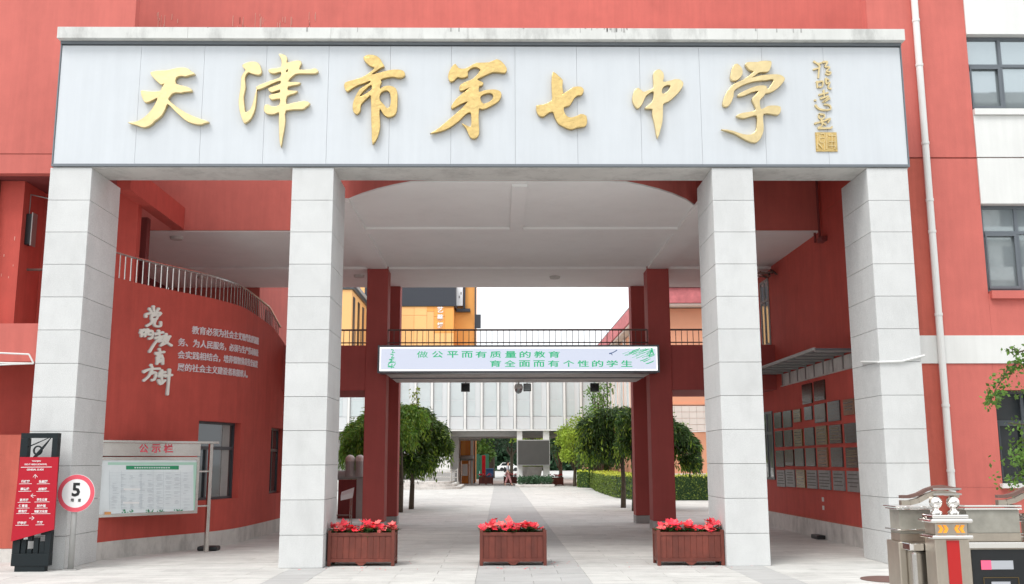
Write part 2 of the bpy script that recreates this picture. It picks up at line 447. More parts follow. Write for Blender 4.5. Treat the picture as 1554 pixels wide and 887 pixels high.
CHARS = [
 ('gold', 180, 90, 160/1092, [[(340,150),(420,130),(520,125),(600,105),(680,98),(730,115),(760,140),(790,160),(740,172),(700,185),(650,180),(600,200),(598,265),(680,290),(720,300),(762,325),(755,340),(690,345),(650,355),(600,352),(560,365),(535,395),(520,430),(600,500),(700,565),(800,610),(870,635),(935,658),(900,668),(860,682),(810,680),(740,660),(690,630),(620,570),(560,510),(512,468),(490,520),(450,590),(410,625),(370,655),(350,680),(300,705),(260,712),(210,695),(160,680),(115,665),(180,660),(240,635),(300,590),(360,520),(400,450),(412,408),(370,425),(330,445),(290,455),(265,430),(240,340),(300,342),(430,345),(455,310),(485,260),(450,270),(410,240),(370,200)]]),
 ('gold', 345, 75, 150/832, [[(135,140),(180,118),(240,115),(275,140),(290,200),(265,222),(210,210),(180,200),(155,230),(150,270),(155,330),(140,400),(145,480),(155,540),(200,515),(230,430),(250,355),(244,440),(232,520),(200,590),(155,625),(138,610),(110,520),(103,430),(120,330),(125,240),(150,200),(160,180),(140,160)],
   [(440,50),(490,60),(505,90),(500,125),(560,110),(610,105),(625,125),(605,180),(700,180),(740,170),(765,190),(745,208),(680,210),(600,210),(560,225),(510,280),(570,285),(615,290),(590,305),(515,320),(515,355),(590,360),(560,380),(505,400),(498,470),(560,460),(650,445),(695,462),(660,495),(630,510),(495,520),(490,600),(480,680),(465,760),(455,820),(446,770),(442,680),(440,590),(440,535),(400,550),(345,550),(315,525),(320,480),(350,475),(380,490),(440,480),(448,420),(380,430),(355,405),(375,390),(445,375),(445,345),(380,368),(350,345),(370,330),(450,300),(450,270),(380,295),(330,320),(260,345),(250,325),(300,300),(370,275),(450,245),(455,195),(400,210),(360,200),(355,180),(400,170),(458,158),(460,90)],
   [(497,185),(520,175),(503,212)]]),
 ('gold', 510, 75, 120/665, [[(235,75),(280,55),(340,65),(375,95),(390,125),(405,150),(380,160),(350,180),(300,215),(310,222),(380,205),(450,185),(520,180),(565,190),(580,220),(560,240),(520,245),(480,235),(420,245),(375,260),(382,285),(370,310),(370,345),(400,325),(450,315),(500,335),(515,380),(515,450),(510,520),(490,560),(440,575),(400,550),(370,500),(365,560),(370,650),(350,740),(310,800),(305,700),(300,600),(297,400),(270,410),(210,470),(205,520),(180,550),(150,530),(145,480),(160,420),(200,350),(240,320),(290,290),(290,270),(240,290),(180,310),(130,340),(95,360),(75,330),(80,290),(140,270),(220,245),(280,210),(330,165),(290,145),(250,110)],
   [(196,412),(215,375),(245,345),(298,302),(304,345),(262,378)], [(365,400),(385,365),(430,350),(458,380),(465,440),(455,490),(430,505),(400,470),(372,440)]]),
 ('gold', 640, 80, 140/887, [[(260,215),(290,150),(325,120),(355,160),(420,165),(470,140),(530,110),(650,105),(720,75),(770,100),(815,160),(800,200),(740,195),(680,195),(620,220),(570,245),(530,265),(560,285),(590,300),(575,325),(550,330),(550,390),(600,375),(680,365),(740,375),(765,410),(740,470),(680,510),(620,540),(575,550),(550,545),(545,640),(550,740),(545,800),(510,830),(470,820),(445,770),(430,735),(395,695),(430,710),(475,725),(480,640),(470,580),(420,600),(360,660),(300,705),(230,745),(150,770),(95,780),(140,755),(210,700),(280,640),(350,580),(410,525),(450,475),(390,495),(340,520),(295,545),(290,520),(340,450),(400,400),(450,360),(460,340),(400,370),(365,365),(375,320),(430,290),(500,260),(560,190),(560,165),(520,145),(470,160),(440,195),(440,235),(380,250),(345,240),(310,275),(280,285),(260,260)],
   [(565,430),(600,405),(660,395),(690,420),(680,460),(640,490),(590,500),(565,465)]]),
 ('gold', 800, 95, 110/813, [[(290,120),(350,165),(395,210),(390,280),(400,350),(380,385),(430,345),(490,310),(530,285),(600,285),(630,320),(610,370),(570,375),(530,400),(500,450),(470,490),(410,510),(410,560),(440,610),(490,630),(560,610),(600,590),(660,610),(665,690),(640,725),(560,735),(500,755),(450,745),(400,720),(350,690),(310,620),(290,560),(240,570),(190,610),(150,610),(115,575),(105,495),(180,485),(275,440),(280,350),(275,230)]]),
 ('gold_flat', 945, 95, 105/716, [[(315,130),(340,95),(380,85),(415,120),(420,170),(410,210),(470,205),(540,185),(590,190),(620,220),(610,265),(570,320),(520,370),(470,410),(415,435),(410,520),(405,620),(385,700),(358,785),(340,700),(325,620),(305,540),(308,490),(270,485),(230,480),(280,440),(310,400),(320,310),(280,320),(235,355),(210,410),(180,460),(150,480),(115,440),(100,380),(120,300),(160,275),(210,315),(260,300),(315,275),(318,200)],
   [(400,290),(430,250),(490,240),(485,280),(450,320),(408,335)]]),
 ('gold_flat', 1080, 80, 120/710, [[(170,200),(190,130),(225,110),(265,150),(270,200),(240,240),(205,260),(170,245)],
   [(300,110),(330,95),(410,95),(440,85),(520,85),(530,110),(515,160),(490,180),(420,185),(380,215),(340,240),(440,215),(540,205),(610,210),(650,240),(630,280),(580,330),(520,365),(480,370),(460,400),(430,430),(425,460),(440,520),(500,490),(560,485),(610,495),(610,540),(585,565),(530,555),(460,555),(455,620),(460,700),(430,780),(390,812),(330,800),(270,770),(200,730),(105,700),(180,710),(270,740),(350,745),(395,705),(405,640),(400,570),(340,580),(280,595),(220,575),(280,550),(390,530),(385,480),(360,430),(380,400),(410,370),(420,350),(360,360),(290,390),(240,400),(235,385),(300,350),(370,320),(430,305),(485,310),(490,345),(530,300),(555,245),(480,255),(400,260),(320,280),(250,310),(195,350),(190,400),(160,470),(130,490),(100,480),(105,430),(140,350),(200,290),(280,255),(360,195),(380,175),(340,165),(310,130)]]),
]
CN = ['天', '津', '市', '第', '七', '中', '学']
for (mt, ox, oy, sc, spl), cn in zip(CHARS, CN):
    W3 = []
    for sp in spl:
        q = smooth_poly(sp, 2)
        W3.append([(lambda P: (P.x, P.z))(pY(ox+a*sc, oy+b*sc, -.06)) for a, b in q])
    me = curve_mesh('gold_character', W3, .034, .006, 'gold_flat' if cn in '天津中学' else 'gold')
    map_mesh(me, lambda x, y, z: Vector((x, -.062-z, y)))
    o = mesh_child('gold_character', me, SG, 'large gold brush character '+cn)
INS = [[[(155,150),(180,165),(205,160)],[(180,165),(195,190),(152,205)],[(190,190),(185,260)],[(215,155),(245,155),(230,185),(260,190),(240,215),(268,225),(255,240),(235,232)]],
 [[(175,285),(180,325)],[(180,290),(215,285),(210,320),(190,322)],[(235,265),(240,300),(262,290),(250,325),(270,335)],[(235,265),(255,275)]],
 [[(190,375),(250,360)],[(220,345),(225,395)],[(200,400),(255,385),(215,425),(262,400)],[(165,412)],[(165,445),(190,470),(240,478),(268,470),(258,445),(225,440)]],
 [[(190,505),(225,510),(215,535),(190,530),(190,508)],[(162,568),(240,545)],[(205,540),(210,580),(185,595)],[(215,565),(235,575)],[(235,545),(265,535),(250,560)],[(185,600),(265,600),(275,590)]]]
def insfn(a, b, d):
    P = pY(1200+a*.22548, 60+b*.22548, -.03); return Vector((P.x, -.014-d, P.z))
for ch in INS:
    mb = MB()
    for i, st in enumerate(ch): stroke_mb(mb, st, 13, insfn, .03+.0012*i)
    mb.build('inscription_character', 'gold_flat', SG, fix=True)
p0 = insfn(172, 755, 0); p1 = insfn(308, 626, 0)
seal = B(p0.x, p1.x, -.032, -.013, p0.z, p1.z).build('seal_plate', 'gold', SG)
mb = MB()
for i, st in enumerate([[(180,640),(180,740)],[(195,640),(225,640),(225,690),(195,690),(195,640)],[(195,665),(225,665)],[(240,640),(240,740)],[(255,650),(300,650)],[(275,640),(275,735)],[(258,690),(298,690)],[(295,660),(295,740)],[(185,705),(210,735)],[(225,705),(222,745)],[(255,720),(300,720)]]):
    stroke_mb(mb, st, 7, insfn, .032+.0008*i)
mb.build('seal_character', 'gold_flat', seal, fix=True)

# ------------------------------------------------------------------ the red school building
BD = thing('school_building', 'red rendered school building with white bands spanning over the gate passage', 'building', (0, 6, 0))
ZC = 6.70
# side bays' upper wall and the bowed middle part
arc = []
cx, cy, R = .2, 4.28, 3.97
arc = [(-3.45, 4.7), (-3.45, cy-math.sqrt(R*R-3.65**2))]
k = 22
xs = [-3.4+i*(7.2)/k for i in range(k+1)]
arc = [(-3.5, 4.72)] + [(xx, max(.80, cy-math.sqrt(max(0, R*R-(xx-cx)**2)))) for xx in xs] + [(3.9, 4.72)]
m_ = MB().prism([(-3.5, 4.72)]+arc[1:-1]+[(3.9, 4.72)], ZC, 9.0); m_.build('bow_canopy', 'red_lit', BD, fix=True)
B(-18, 18, 4.70, 11.4, 9.3, 13).build('upper_wall', 'red_lit', BD)
B(-9.6, 6.935, 4.70, 11.4, ZC+.004, 9.299).build('upper_wall', 'red_lit', BD)
B(1.2, 6.925, .84, 4.69, 8.75, 8.9).build('added_shade_slab', 'red_render', BD)  # unseen slab added over the gap to darken the right bay
# ceiling
cl = MB().prism(arc, ZC-.03, ZC-.002); cl.build('ceiling_plate', 'ceiling', BD, fix=True)
B(-9.6, 6.93, 4.72, 11.395, ZC-.03, ZC-.001).build('ceiling_plate', 'ceiling', BD)
for a in ((-3.56, -3.04, 1.9, 8.66), (3.70, 4.24, 1.9, 8.66)): B(a[0], a[1], a[2], a[3], ZC-.09, ZC-.031).build('ceiling_beam', 'ceiling', BD)
B(-3.04, 3.70, 4.25, 4.72, ZC-.085, ZC-.032).build('ceiling_beam', 'ceiling', BD)
B(.08, .36, .9, 4.25, ZC-.085, ZC-.033).build('ceiling_beam', 'ceiling', BD)
B(-9.6, 6.93, 8.66, 11.39, ZC-.092, ZC-.0305).build('ceiling_beam', 'ceiling', BD)
# corner beam from the left pillar back to the wall
B(-7.32, -7.06, 1.51, 4.69, 6.72, 7.2).build('tie_beam', 'red_render', BD)
# right wing
B(6.935, 7.80, 1.30, 12, .0, 7.28).build('wing_wall', ['red_strip'], BD)
B(6.93, 6.945, 1.301, 9.0, .42, 7.0).build('passage_wall', 'red_render', BD)
B(6.93, 6.945, 1.301, 4.69, 7.02, 9.2).build('passage_wall', 'red_render', BD)
B(6.90, 6.932, 1.301, 12, 0, .38).build('plinth', 'plinth', BD)
B(6.93, 6.945, 9.0, 12, .42, 6.9).build('passage_wall', 'red_render', BD)
B(6.945, 8.83, 1.32, 1.55, 7.30, 13).build('wing_wall', 'red_lit', BD)
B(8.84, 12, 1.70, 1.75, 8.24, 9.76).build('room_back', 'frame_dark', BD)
B(6.947, 18, 1.8, 12, 7.30, 9.0).build('wing_core', 'red_lit', BD)
# window openings are cut by building the wall round them
def pxY(px, py): q = pY(px, py, 1.3); return q.x, q.z
WX = 8.84
def wallpart(x0, x1, z0, z1, m, y0=1.30): B(x0, x1, y0, 2.2, z0, z1).build('wing_wall', m, BD)
wallpart(7.803, WX-.003, 3.925, 7.28, 'red_lit')
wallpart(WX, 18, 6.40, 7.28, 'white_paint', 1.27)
wallpart(WX, 18, 3.925, 4.70, 'red_lit'); 
wallpart(7.803, 18, 0.02, 1.20, 'red_lit'); wallpart(7.803, 8.80, 1.203, 3.41, 'red_lit'); wallpart(8.803, 18, 2.93, 3.41, 'red_lit')
B(6.96, 18, 1.275, 2.2, 3.413, 3.922).build('white_band', 'white_paint', BD)
B(WX, 18, 1.27, 1.318, 7.305, 8.12).build('white_panel', 'white_paint', BD)
B(WX, 18, 1.27, 1.72, 9.76, 13).build('white_panel', 'white_paint', BD)
B(6.945, WX-.003, 1.295, 1.318, 7.305, 13).build('wing_wall', 'red_lit', BD)
B(WX, 18, 1.215, 1.318, 8.125, 8.24).build('window_sill', 'white_paint', BD)
B(WX+.03, 18, 1.22, 1.6, 4.60, 4.745).build('window_sill', 'red_lit', BD)
B(8.75, 18, 1.20, 1.6, 1.19, 1.27).build('window_sill', 'white_paint', BD)
# windows: frame members and panes
def window(x0, x1, z0, z1, zt, xm, y, fr='frame_grey', gl='glass', fw=.06, par=BD, sash=True):
    w = MB()
    w.box(x0, x1, y, y+.08, z1-fw, z1); w.box(x0, x1, y, y+.08, z0, z0+fw)
    w.box(x0, x0+fw, y+.002, y+.078, z0+fw, z1-fw); w.box(x1-fw, x1, y+.002, y+.078, z0+fw, z1-fw)
    w.box(x0+fw, x1-fw, y-.008, y+.076, zt-fw/2, zt+fw/2)
    for q in xm: w.box(q-fw/2, q+fw/2, y-.004, y+.074, z0+fw, z1-fw)
    wo = w.build('window', fr, par)
    xe = [x0]+list(xm)+[x1]
    for i in range(len(xe)-1):
        for za, zb in ((z0, zt), (zt, z1)):
            B(xe[i]+.03, xe[i+1]-.03, y+.035+.0015*i, y+.045+.0015*i, za+.03, zb-.03).build('pane', gl, wo)
        if sash and i == 0:
            q = MB(); a, b, c, d = xe[0]+fw, xe[1]-fw*.4, z0+fw, zt-.02; t_ = .05
            q.box(a, b, y-.03, y-.009, d-t_, d); q.box(a, b, y-.03, y-.009, c, c+t_); q.box(a, a+t_*.6, y-.03, y-.009, c+t_, d-t_); q.box(b-t_, b, y-.03, y-.009, c+t_, d-t_)
            q.build('sash', fr, wo)
    return wo
window(WX+.002, 11.6, 8.245, 9.755, 9.17, [9.52, 10.5], 1.42)
window(WX+.032, 11.6, 4.75, 6.395, 5.88, [9.55, 10.5], 1.44)
window(8.805, 11.4, 1.275, 2.925, 2.36, [9.35, 10.3], 1.44, 'frame_dark', 'glass_dark')
B(8.80, 12, 2.2, 2.25, 1.2, 2.93).build('room_back', 'frame_dark', BD)
B(WX, 12, 1.70, 1.75, 4.7, 6.4).build('room_back', 'frame_dark', BD)
B(11.6, 18, 1.35, 2.2, 1.2, 2.93).build('wing_wall', 'red_lit', BD); B(11.6, 18, 1.35, 2.2, 4.7, 6.4).build('wing_wall', 'red_lit', BD); B(11.6, 18, 1.30, 1.32, 8.24, 9.76).build('wing_wall', 'white_paint', BD)
# left wing
B(-18, -7.10, 1.30, 1.5, 7.36, 13).build('wing_wall', 'red_lit', BD)
B(-18, -7.10, 1.30, 1.5, 6.98, 7.345).build('lintel', 'red_lit', BD)
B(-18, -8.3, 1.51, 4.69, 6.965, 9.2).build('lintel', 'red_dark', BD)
B(-12, -8.0, 1.30, 1.5, 3.48, 4.17).build('parapet', 'red_lit', BD)
B(-12, -9.15, 1.75, 4.7, 4.0, 6.96).build('loggia_wall', 'red_render', BD)
B(-12, -7.3, 2.60, 2.8, 3.6, 6.95).build('loggia_wall', 'red_render', BD)
B(-12, -7.9, 1.50, 2.6, 3.9, 4.0).build('loggia_floor', 'soffit', BD)
B(-12, -7.3, 2.4, 2.6, 0, 3.89).build('loggia_wall', 'red_render', BD)
B(-12, -7.6, 1.30, 1.6, .22, 2.18).build('low_wall', 'red_strip', BD)
B(-12, -7.6, 1.27, 1.6, 0, .215).build('plinth', 'plinth', BD)
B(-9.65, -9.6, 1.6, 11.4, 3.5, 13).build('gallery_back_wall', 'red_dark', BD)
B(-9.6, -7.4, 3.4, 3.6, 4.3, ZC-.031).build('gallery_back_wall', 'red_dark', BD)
# far red wing on the left beyond the ceiling
B(-9.6, -7.0, 11.42, 24, 3.4, 12).build('far_wing_wall', 'red_lit', BD)
B(-7.0, -6.985, 12.2, 13.0, 4.5, 6.1).build('doorway', 'red_dark', BD)
# ceiling lamps
for i, (px, py, lb) in enumerate([(268, 360, 'round ceiling lamp above the curved wall lettering'), (842, 420, 'round ceiling lamp in the middle of the passage ceiling'), (545, 418, 'round ceiling lamp left of the left red column'), (307, 420, 'round ceiling lamp behind the curved balcony railing')]):
    zz = ZC-.03 if i in (0, ) else ZC-.093
    P = pZ(px, py, zz); t = MB().cyl((P.x, P.y, zz-.06), (P.x, P.y, zz), .13, .15, 16).build('ceiling_lamp', 'soffit'); tag(t, lb, 'lamp', 'round lamps on the passage ceiling')

# pipes on the right passage wall
t = thing('wall_pipes', 'two thin red painted pipes down the upper right passage wall', 'pipe', (6.8, 4.55, 6.2))
for px in (1232, 1239):
    a = pX(px, 275, 6.86); MB().cyl((6.86, a.y, 6.45), (6.86, a.y, 9.5), .028, n=8).build('pipe', 'red_dark', t)
B(6.80, 6.92, 4.2, 4.5, 6.36, 6.46).build('bracket', 'red_dark', t)
t = thing('cable_bundle', 'dark cable clump hanging in the ceiling corner of the right passage', 'cable', (6.8, 8, 6.4))
mb = MB()
for i in range(9): mb.beam((6.9-random.random()*.5, 8.2+random.random(), 6.55-random.random()*.1), (6.9-random.random()*.3, 7.6+random.random(), 6.45-random.random()*.15), .05, .03)
mb.build('cable', 'rust_iron', t)

# drainpipe
t = thing('drainpipe', 'white drainpipe with joints running down the red wall right of the gate', 'drainpipe', (7.86, 1.22, 0))
MB().cyl((7.85, 1.21, .1), (7.85, 1.21, 13), .062, n=14).build('pipe', 'white_paint', t, smooth=False)
for z in (1.5, 2.65, 4.3, 5.85, 6.45, 7.55, 9.1, 10.0): MB().cyl((7.85, 1.21, z-.025), (7.85, 1.21, z+.025), .071, n=14).build('pipe_joint', 'white_paint', t)
# crack in the wall
B(7.33, 7.35, 1.31, 1.319, 9.9, 10.25).build('crack', 'black', BD)

# ------------------------------------------------------------------ inner red columns and foot bridge
CO = []
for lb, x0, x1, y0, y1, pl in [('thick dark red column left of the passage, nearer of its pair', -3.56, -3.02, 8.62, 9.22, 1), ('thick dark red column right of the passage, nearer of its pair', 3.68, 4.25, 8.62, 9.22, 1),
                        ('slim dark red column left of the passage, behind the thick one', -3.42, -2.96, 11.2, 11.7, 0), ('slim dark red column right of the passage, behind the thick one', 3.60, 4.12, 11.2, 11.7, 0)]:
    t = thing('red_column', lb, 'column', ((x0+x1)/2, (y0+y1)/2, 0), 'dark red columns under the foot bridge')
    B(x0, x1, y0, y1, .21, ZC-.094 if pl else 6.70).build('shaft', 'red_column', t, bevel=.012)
    B(x0-.006, x1+.006, y0-.006, y1+.006, 0, .208).build('plinth', 'plinth_grey', t, bevel=.006)
    if pl:
        d = .07
        for sx in (x0, x1-d): B(sx, sx+d, y0-.003, y0+.2, ZC-.0935, ZC-.034).build('corner_nib', 'red_column', t)
BR = thing('foot_bridge', 'foot bridge crossing the passage between the red columns', 'bridge', (.3, 9.8, 3.4))
B(-3.02, 3.68, 8.66, 11.25, 3.87, 4.55).build('deck', 'soffit', BR)
B(-3.02, 3.68, 9.6, 9.63, 3.84, 3.868).build('soffit_joint', 'trim_grey', BR)
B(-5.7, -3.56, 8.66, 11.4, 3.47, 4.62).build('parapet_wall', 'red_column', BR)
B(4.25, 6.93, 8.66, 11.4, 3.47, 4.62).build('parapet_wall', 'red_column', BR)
for (xa, xb) in ((-5.6, -3.57), (-3.01, 3.67), (4.26, 6.5)):
    t = thing('bridge_railing', {-5.6: 'brown metal railing left of the left red column', -3.01: 'brown metal railing above the lit slogan board', 4.26: 'brown metal railing right of the right red column'}[xa], 'railing', ((xa+xb)/2, 8.8, 4.6), 'railings of the foot bridge')
    yb = 8.78
    MB().cyl((xa, yb, 5.03), (xb, yb, 5.03), .024, n=8).build('handrail', 'rail_brown', t)
    MB().cyl((xa, yb, 4.70), (xb, yb, 4.70), .016, n=6).build('bottom_rail', 'rail_brown', t)
    n = int(round((xb-xa)/.148)); me = None
    for i in range(n+1):
        x = xa+(xb-xa)*i/n
        if me is None: me = box_mesh('baluster', 'rail_brown', .016, .016, .40)
        piece('baluster', me, (x, yb, 4.83), t)
MB().tube([(6.5, 8.78, 5.03), (6.55, 8.78, 5.0), (6.56, 8.78, 4.62)], .024).build('end_post', 'rail_brown', t)
# slogan board
SB = thing('slogan_board', 'long lit white slogan board with two lines of green characters', 'sign', (.33, 8.2, 3.88))
x0, x1, z0, z1 = -3.16, 3.83, 3.87, 4.54; yb = 8.05
B(x0, x1, yb+.02, 8.60, z0, z1).build('case', 'frame_grey', SB)
fm = MB(); fm.box(x0-.02, x1+.02, yb-.01, yb+.019, z1-.035, z1+.01); fm.box(x0-.02, x1+.02, yb-.01, yb+.019, z0-.01, z0+.035)
fm.box(x0-.02, x0+.03, yb-.009, yb+.018, z0+.036, z1-.036); fm.box(x1-.03, x1+.02, yb-.009, yb+.018, z0+.036, z1-.036); fm.build('frame', 'frame_grey', SB)
B(x0+.031, x1-.031, yb, yb+.018, z0+.037, z1-.037).build('lit_panel', 'led_white', SB)
ed = MB(); ed.box(x0+.032, x1-.032, yb-.003, yb-.001, z1-.075, z1-.038); ed.box(x0+.032, x1-.032, yb-.003, yb-.001, z0+.038, z0+.07); ed.box(x0+.032, x0+.06, yb-.004, yb-.001, z0+.071, z1-.076); ed.box(x1-.06, x1-.032, yb-.004, yb-.001, z0+.071, z1-.076)
ed.build('edge_light', 'led_edge', SB)
def led_line(txt, pxs, pyc, hpx, wpx):
    for ch, px in zip(txt, pxs):
        me = text_mesh(ch, 'led_green', .004 if ch == '做' else .016, .004)
        a = pY(px-wpx/2, pyc+hpx/2, yb); b = pY(px+wpx/2, pyc-hpx/2, yb)
        fit_mesh(me, a.x, b.x, a.z, b.z); map_mesh(me, lambda x, y, z: Vector((x, yb-.006-z*.5, y)))
        mesh_child('green_character', me, SB)
led_line('做公平而有质量的教育', [641, 664, 687, 709, 730, 752, 775, 797, 819, 841], 538.3, 10, 17)
led_line('育全面而有个性的学生', [752, 774, 796, 818, 840, 863, 885, 907, 929, 951], 552.2, 10, 17)
mb = MB(); fn = lambda a, b, d: (lambda P: Vector((P.x, yb-.004-d, P.z)))(pY(a, b, yb))
rr = random.Random(3)
for i, st in enumerate([[(594,531),(597,532),(595,536),(599,535)], [(593,538),(597,539),(594,543),(598,543)], [(592,546),(598,545)], [(595,543),(594,550)], [(590,551),(600,550)], [(593,549),(589,555),(597,556),(600,552)], [(589,557),(598,558)], [(595,553),(594,559)], [(591,546),(597,549)]]):
    stroke_mb(mb, st, 1.5, fn, .002+.0004*i)
for i in range(46):
    a = rr.uniform(0, 1)**.7; px = 948+44*a; py = 530+rr.uniform(0, 22)*(.35+.65*a); L = rr.uniform(3, 8)
    stroke_mb(mb, [(px-L, py+L*.35), (px, py), (px+.6*L, py-L*.3)], rr.uniform(.5, 1.0), fn, .002+.0002*i)
for i in range(6): stroke_mb(mb, [(985+i*.8, 541-i*2.5), (989+i*.6, 531+i*1.5)], 1.6, fn, .012+.0003*i)
mb.build('painted_leaves', 'led_green', SB, fix=True)
mb = MB(); stroke_mb(mb, [(925, 537), (930, 535.5), (936, 532)], 1.8, fn, .003); stroke_mb(mb, [(927, 536.5), (929, 539)], 1.4, fn, .004); mb.build('painted_bird', 'led_ink', SB, fix=True)
# lamps and camera under the bridge
for px, lb in ((706.5, 'left of the three black floodlights under the foot bridge'), (800, 'middle of the three black floodlights, beside the dome camera'), (902, 'right of the three black floodlights under the foot bridge')):
    P = pY(px, 588.5, 11.1); t = thing('floodlight', lb, 'floodlight', (P.x, 11.1, P.z), 'black floodlights under the foot bridge')
    s = .12 if px != 800 else .105
    B(P.x-s, P.x+s, 11.0, 11.12, P.z-s, P.z+s).build('housing', 'black', t, bevel=.008)
    B(P.x-.01, P.x+.01, 11.13, 11.16, P.z, 3.868).build('bracket', 'black', t)
    B(P.x-s*.8, P.x+s*.8, 10.992, 10.9985, P.z-s*.8, P.z+s*.8).build('lens', 'glass_dark' if px != 800 else 'glass', t)
P = pY(787, 589, 11.0)
t = thing('dome_camera', 'white dome security camera hanging under the foot bridge', 'camera', (P.x, 11.0, P.z))
MB().cyl((P.x, 11.0, P.z+.05), (P.x, 11.0, 3.869), .025, n=10).build('stem', 'white_paint', t)
MB().lathe((P.x, 11.0, P.z), [(.0, .10), (.09, .10), (.115, .05), (.12, .0), (.115, -.03)], 18).build('housing', 'white_paint', t, smooth=True)
MB().lathe((P.x, 11.0, P.z), [(.11, -.03), (.10, -.09), (.07, -.14), (0, -.17)], 18).build('dome', 'glass', t, smooth=True)
t = MB().cyl((P.x+.33, 10.4, 3.81), (P.x+.33, 10.4, 3.868), .19, .21, 20).build('soffit_lamp', 'white_paint'); tag(t, 'flat round white lamp beside the dome camera under the bridge', 'lamp')

# ------------------------------------------------------------------ curved wall with railing and lettering
KP = [(-7.34, .9), (-7.26, 1.31), (-7.14, 1.70), (-6.97, 2.18), (-6.56, 3.00), (-6.10, 3.89), (-5.83, 4.8), (-5.73, 5.7), (-5.69, 7.0), (-5.67, 8.2), (-5.66, 9.4), (-5.66, 12.0)]
CP = []
for i in range(1, len(KP)-1):
    a, b, c, d = (Vector(KP[min(i+k-1, len(KP)-1)]) for k in range(4))
    for k in range(6):
        t = k/6; CP.append(.5*((2*b)+(c-a)*t+(2*a-5*b+4*c-d)*t*t+(-a+3*b-3*c+d)*t**3))
CP.append(Vector(KP[-1])); SL = [0.]
for i in range(1, len(CP)): SL.append(SL[-1]+(CP[i]-CP[i-1]).length)
def cpos(s):
    s = max(0, min(s, SL[-1]-1e-6))
    for i in range(len(SL)-1):
        if s <= SL[i+1]:
            t = (s-SL[i])/(SL[i+1]-SL[i]); p = CP[i].lerp(CP[i+1], t); d = (CP[i+1]-CP[i]).normalized()
            return p, Vector((d.y, -d.x))       # point, outward normal (+x side)
def cwrap(s, z, d): p, n = cpos(s); return Vector((p.x+n.x*d, p.y+n.y*d, z))
def chit(px, py):      # where a pixel's ray meets the curved wall: (s, z)
    dr = ray(px, py)
    for i in range(len(CP)-1):
        a, b = CP[i], CP[i+1]; e = b-a; den = dr.x*e.y-dr.y*e.x
        if abs(den) < 1e-9: continue
        w = a-Vector((CAM.x, CAM.y)); t = (w.x*e.y-w.y*e.x)/den; u = (w.x*dr.y-w.y*dr.x)/den
        if t > 0 and -.001 <= u <= 1.001: return SL[i]+u*(SL[i+1]-SL[i]), CAM.z+t*dr.z
    return None
def ztop(y): return 5.05 if y < 5 else (5.05-(y-5)*.045 if y < 7.5 else 4.94-(y-7.5)*.20 if y < 9 else 4.62)
CW = thing('curved_wall', 'curved red wall with raised metal lettering left of the passage', 'wall', (-6.2, 4, 0))
def ribbon(segs, z0, z1f, d0, d1):
    mb = MB()
    for i in range(len(segs)-1):
        a, b = segs[i], segs[i+1]
        za, zb = z1f(cpos(a)[0].y), z1f(cpos(b)[0].y)
        z0a = z0(a) if callable(z0) else z0; z0b = z0(b) if callable(z0) else z0
        mb.hexa([cwrap(a, z0a, d0), cwrap(a, z0a, d1), cwrap(b, z0b, d1), cwrap(b, z0b, d0), cwrap(a, za, d0), cwrap(a, za, d1), cwrap(b, zb, d1), cwrap(b, zb, d0)])
    return mb
wa = chit(299, 700)[0]; wb = chit(364, 700)[0]; wz1 = chit(330, 640)[1]; wz0 = chit(340, 758)[1]
va = chit(410, 700)[0]; vb = chit(430, 700)[0]; vz1, vz0 = wz1, wz0
print('windows on curve', wa, wb, wz0, wz1, va, vb)
cuts = sorted([s for s in SL if not (wa < s < wb) and not (va < s < vb)]+[wa, wb, va, vb])
mbs = MB()
def colpart(a, b, z0, z1):
    mb = ribbon([a, b], z0, (lambda y: z1) if z1 else ztop, -.25, 0)
    k = len(mbs.v); mbs.v += mb.v; mbs.f += [tuple(i+k for i in f) for f in mb.f]; mbs.mi += mb.mi
for a, b in zip(cuts[:-1], cuts[1:]):
    if b-a < 1e-5: continue
    if a >= wa-1e-6 and b <= wb+1e-6 or a >= va-1e-6 and b <= vb+1e-6: continue
    colpart(a, b, .30, None)
for a, b in ((wa, wb), (va, vb)):
    n = 5
    for i in range(n):
        p, q = a+(b-a)*i/n, a+(b-a)*(i+1)/n; colpart(p, q, .30, wz0); colpart(p, q, wz1, None)
bm_o = mbs.build('wall_sheet', 'red_render', CW)
ribbon(SL, 0, lambda y: .302, -.25, .012).build('plinth', 'plinth', CW)
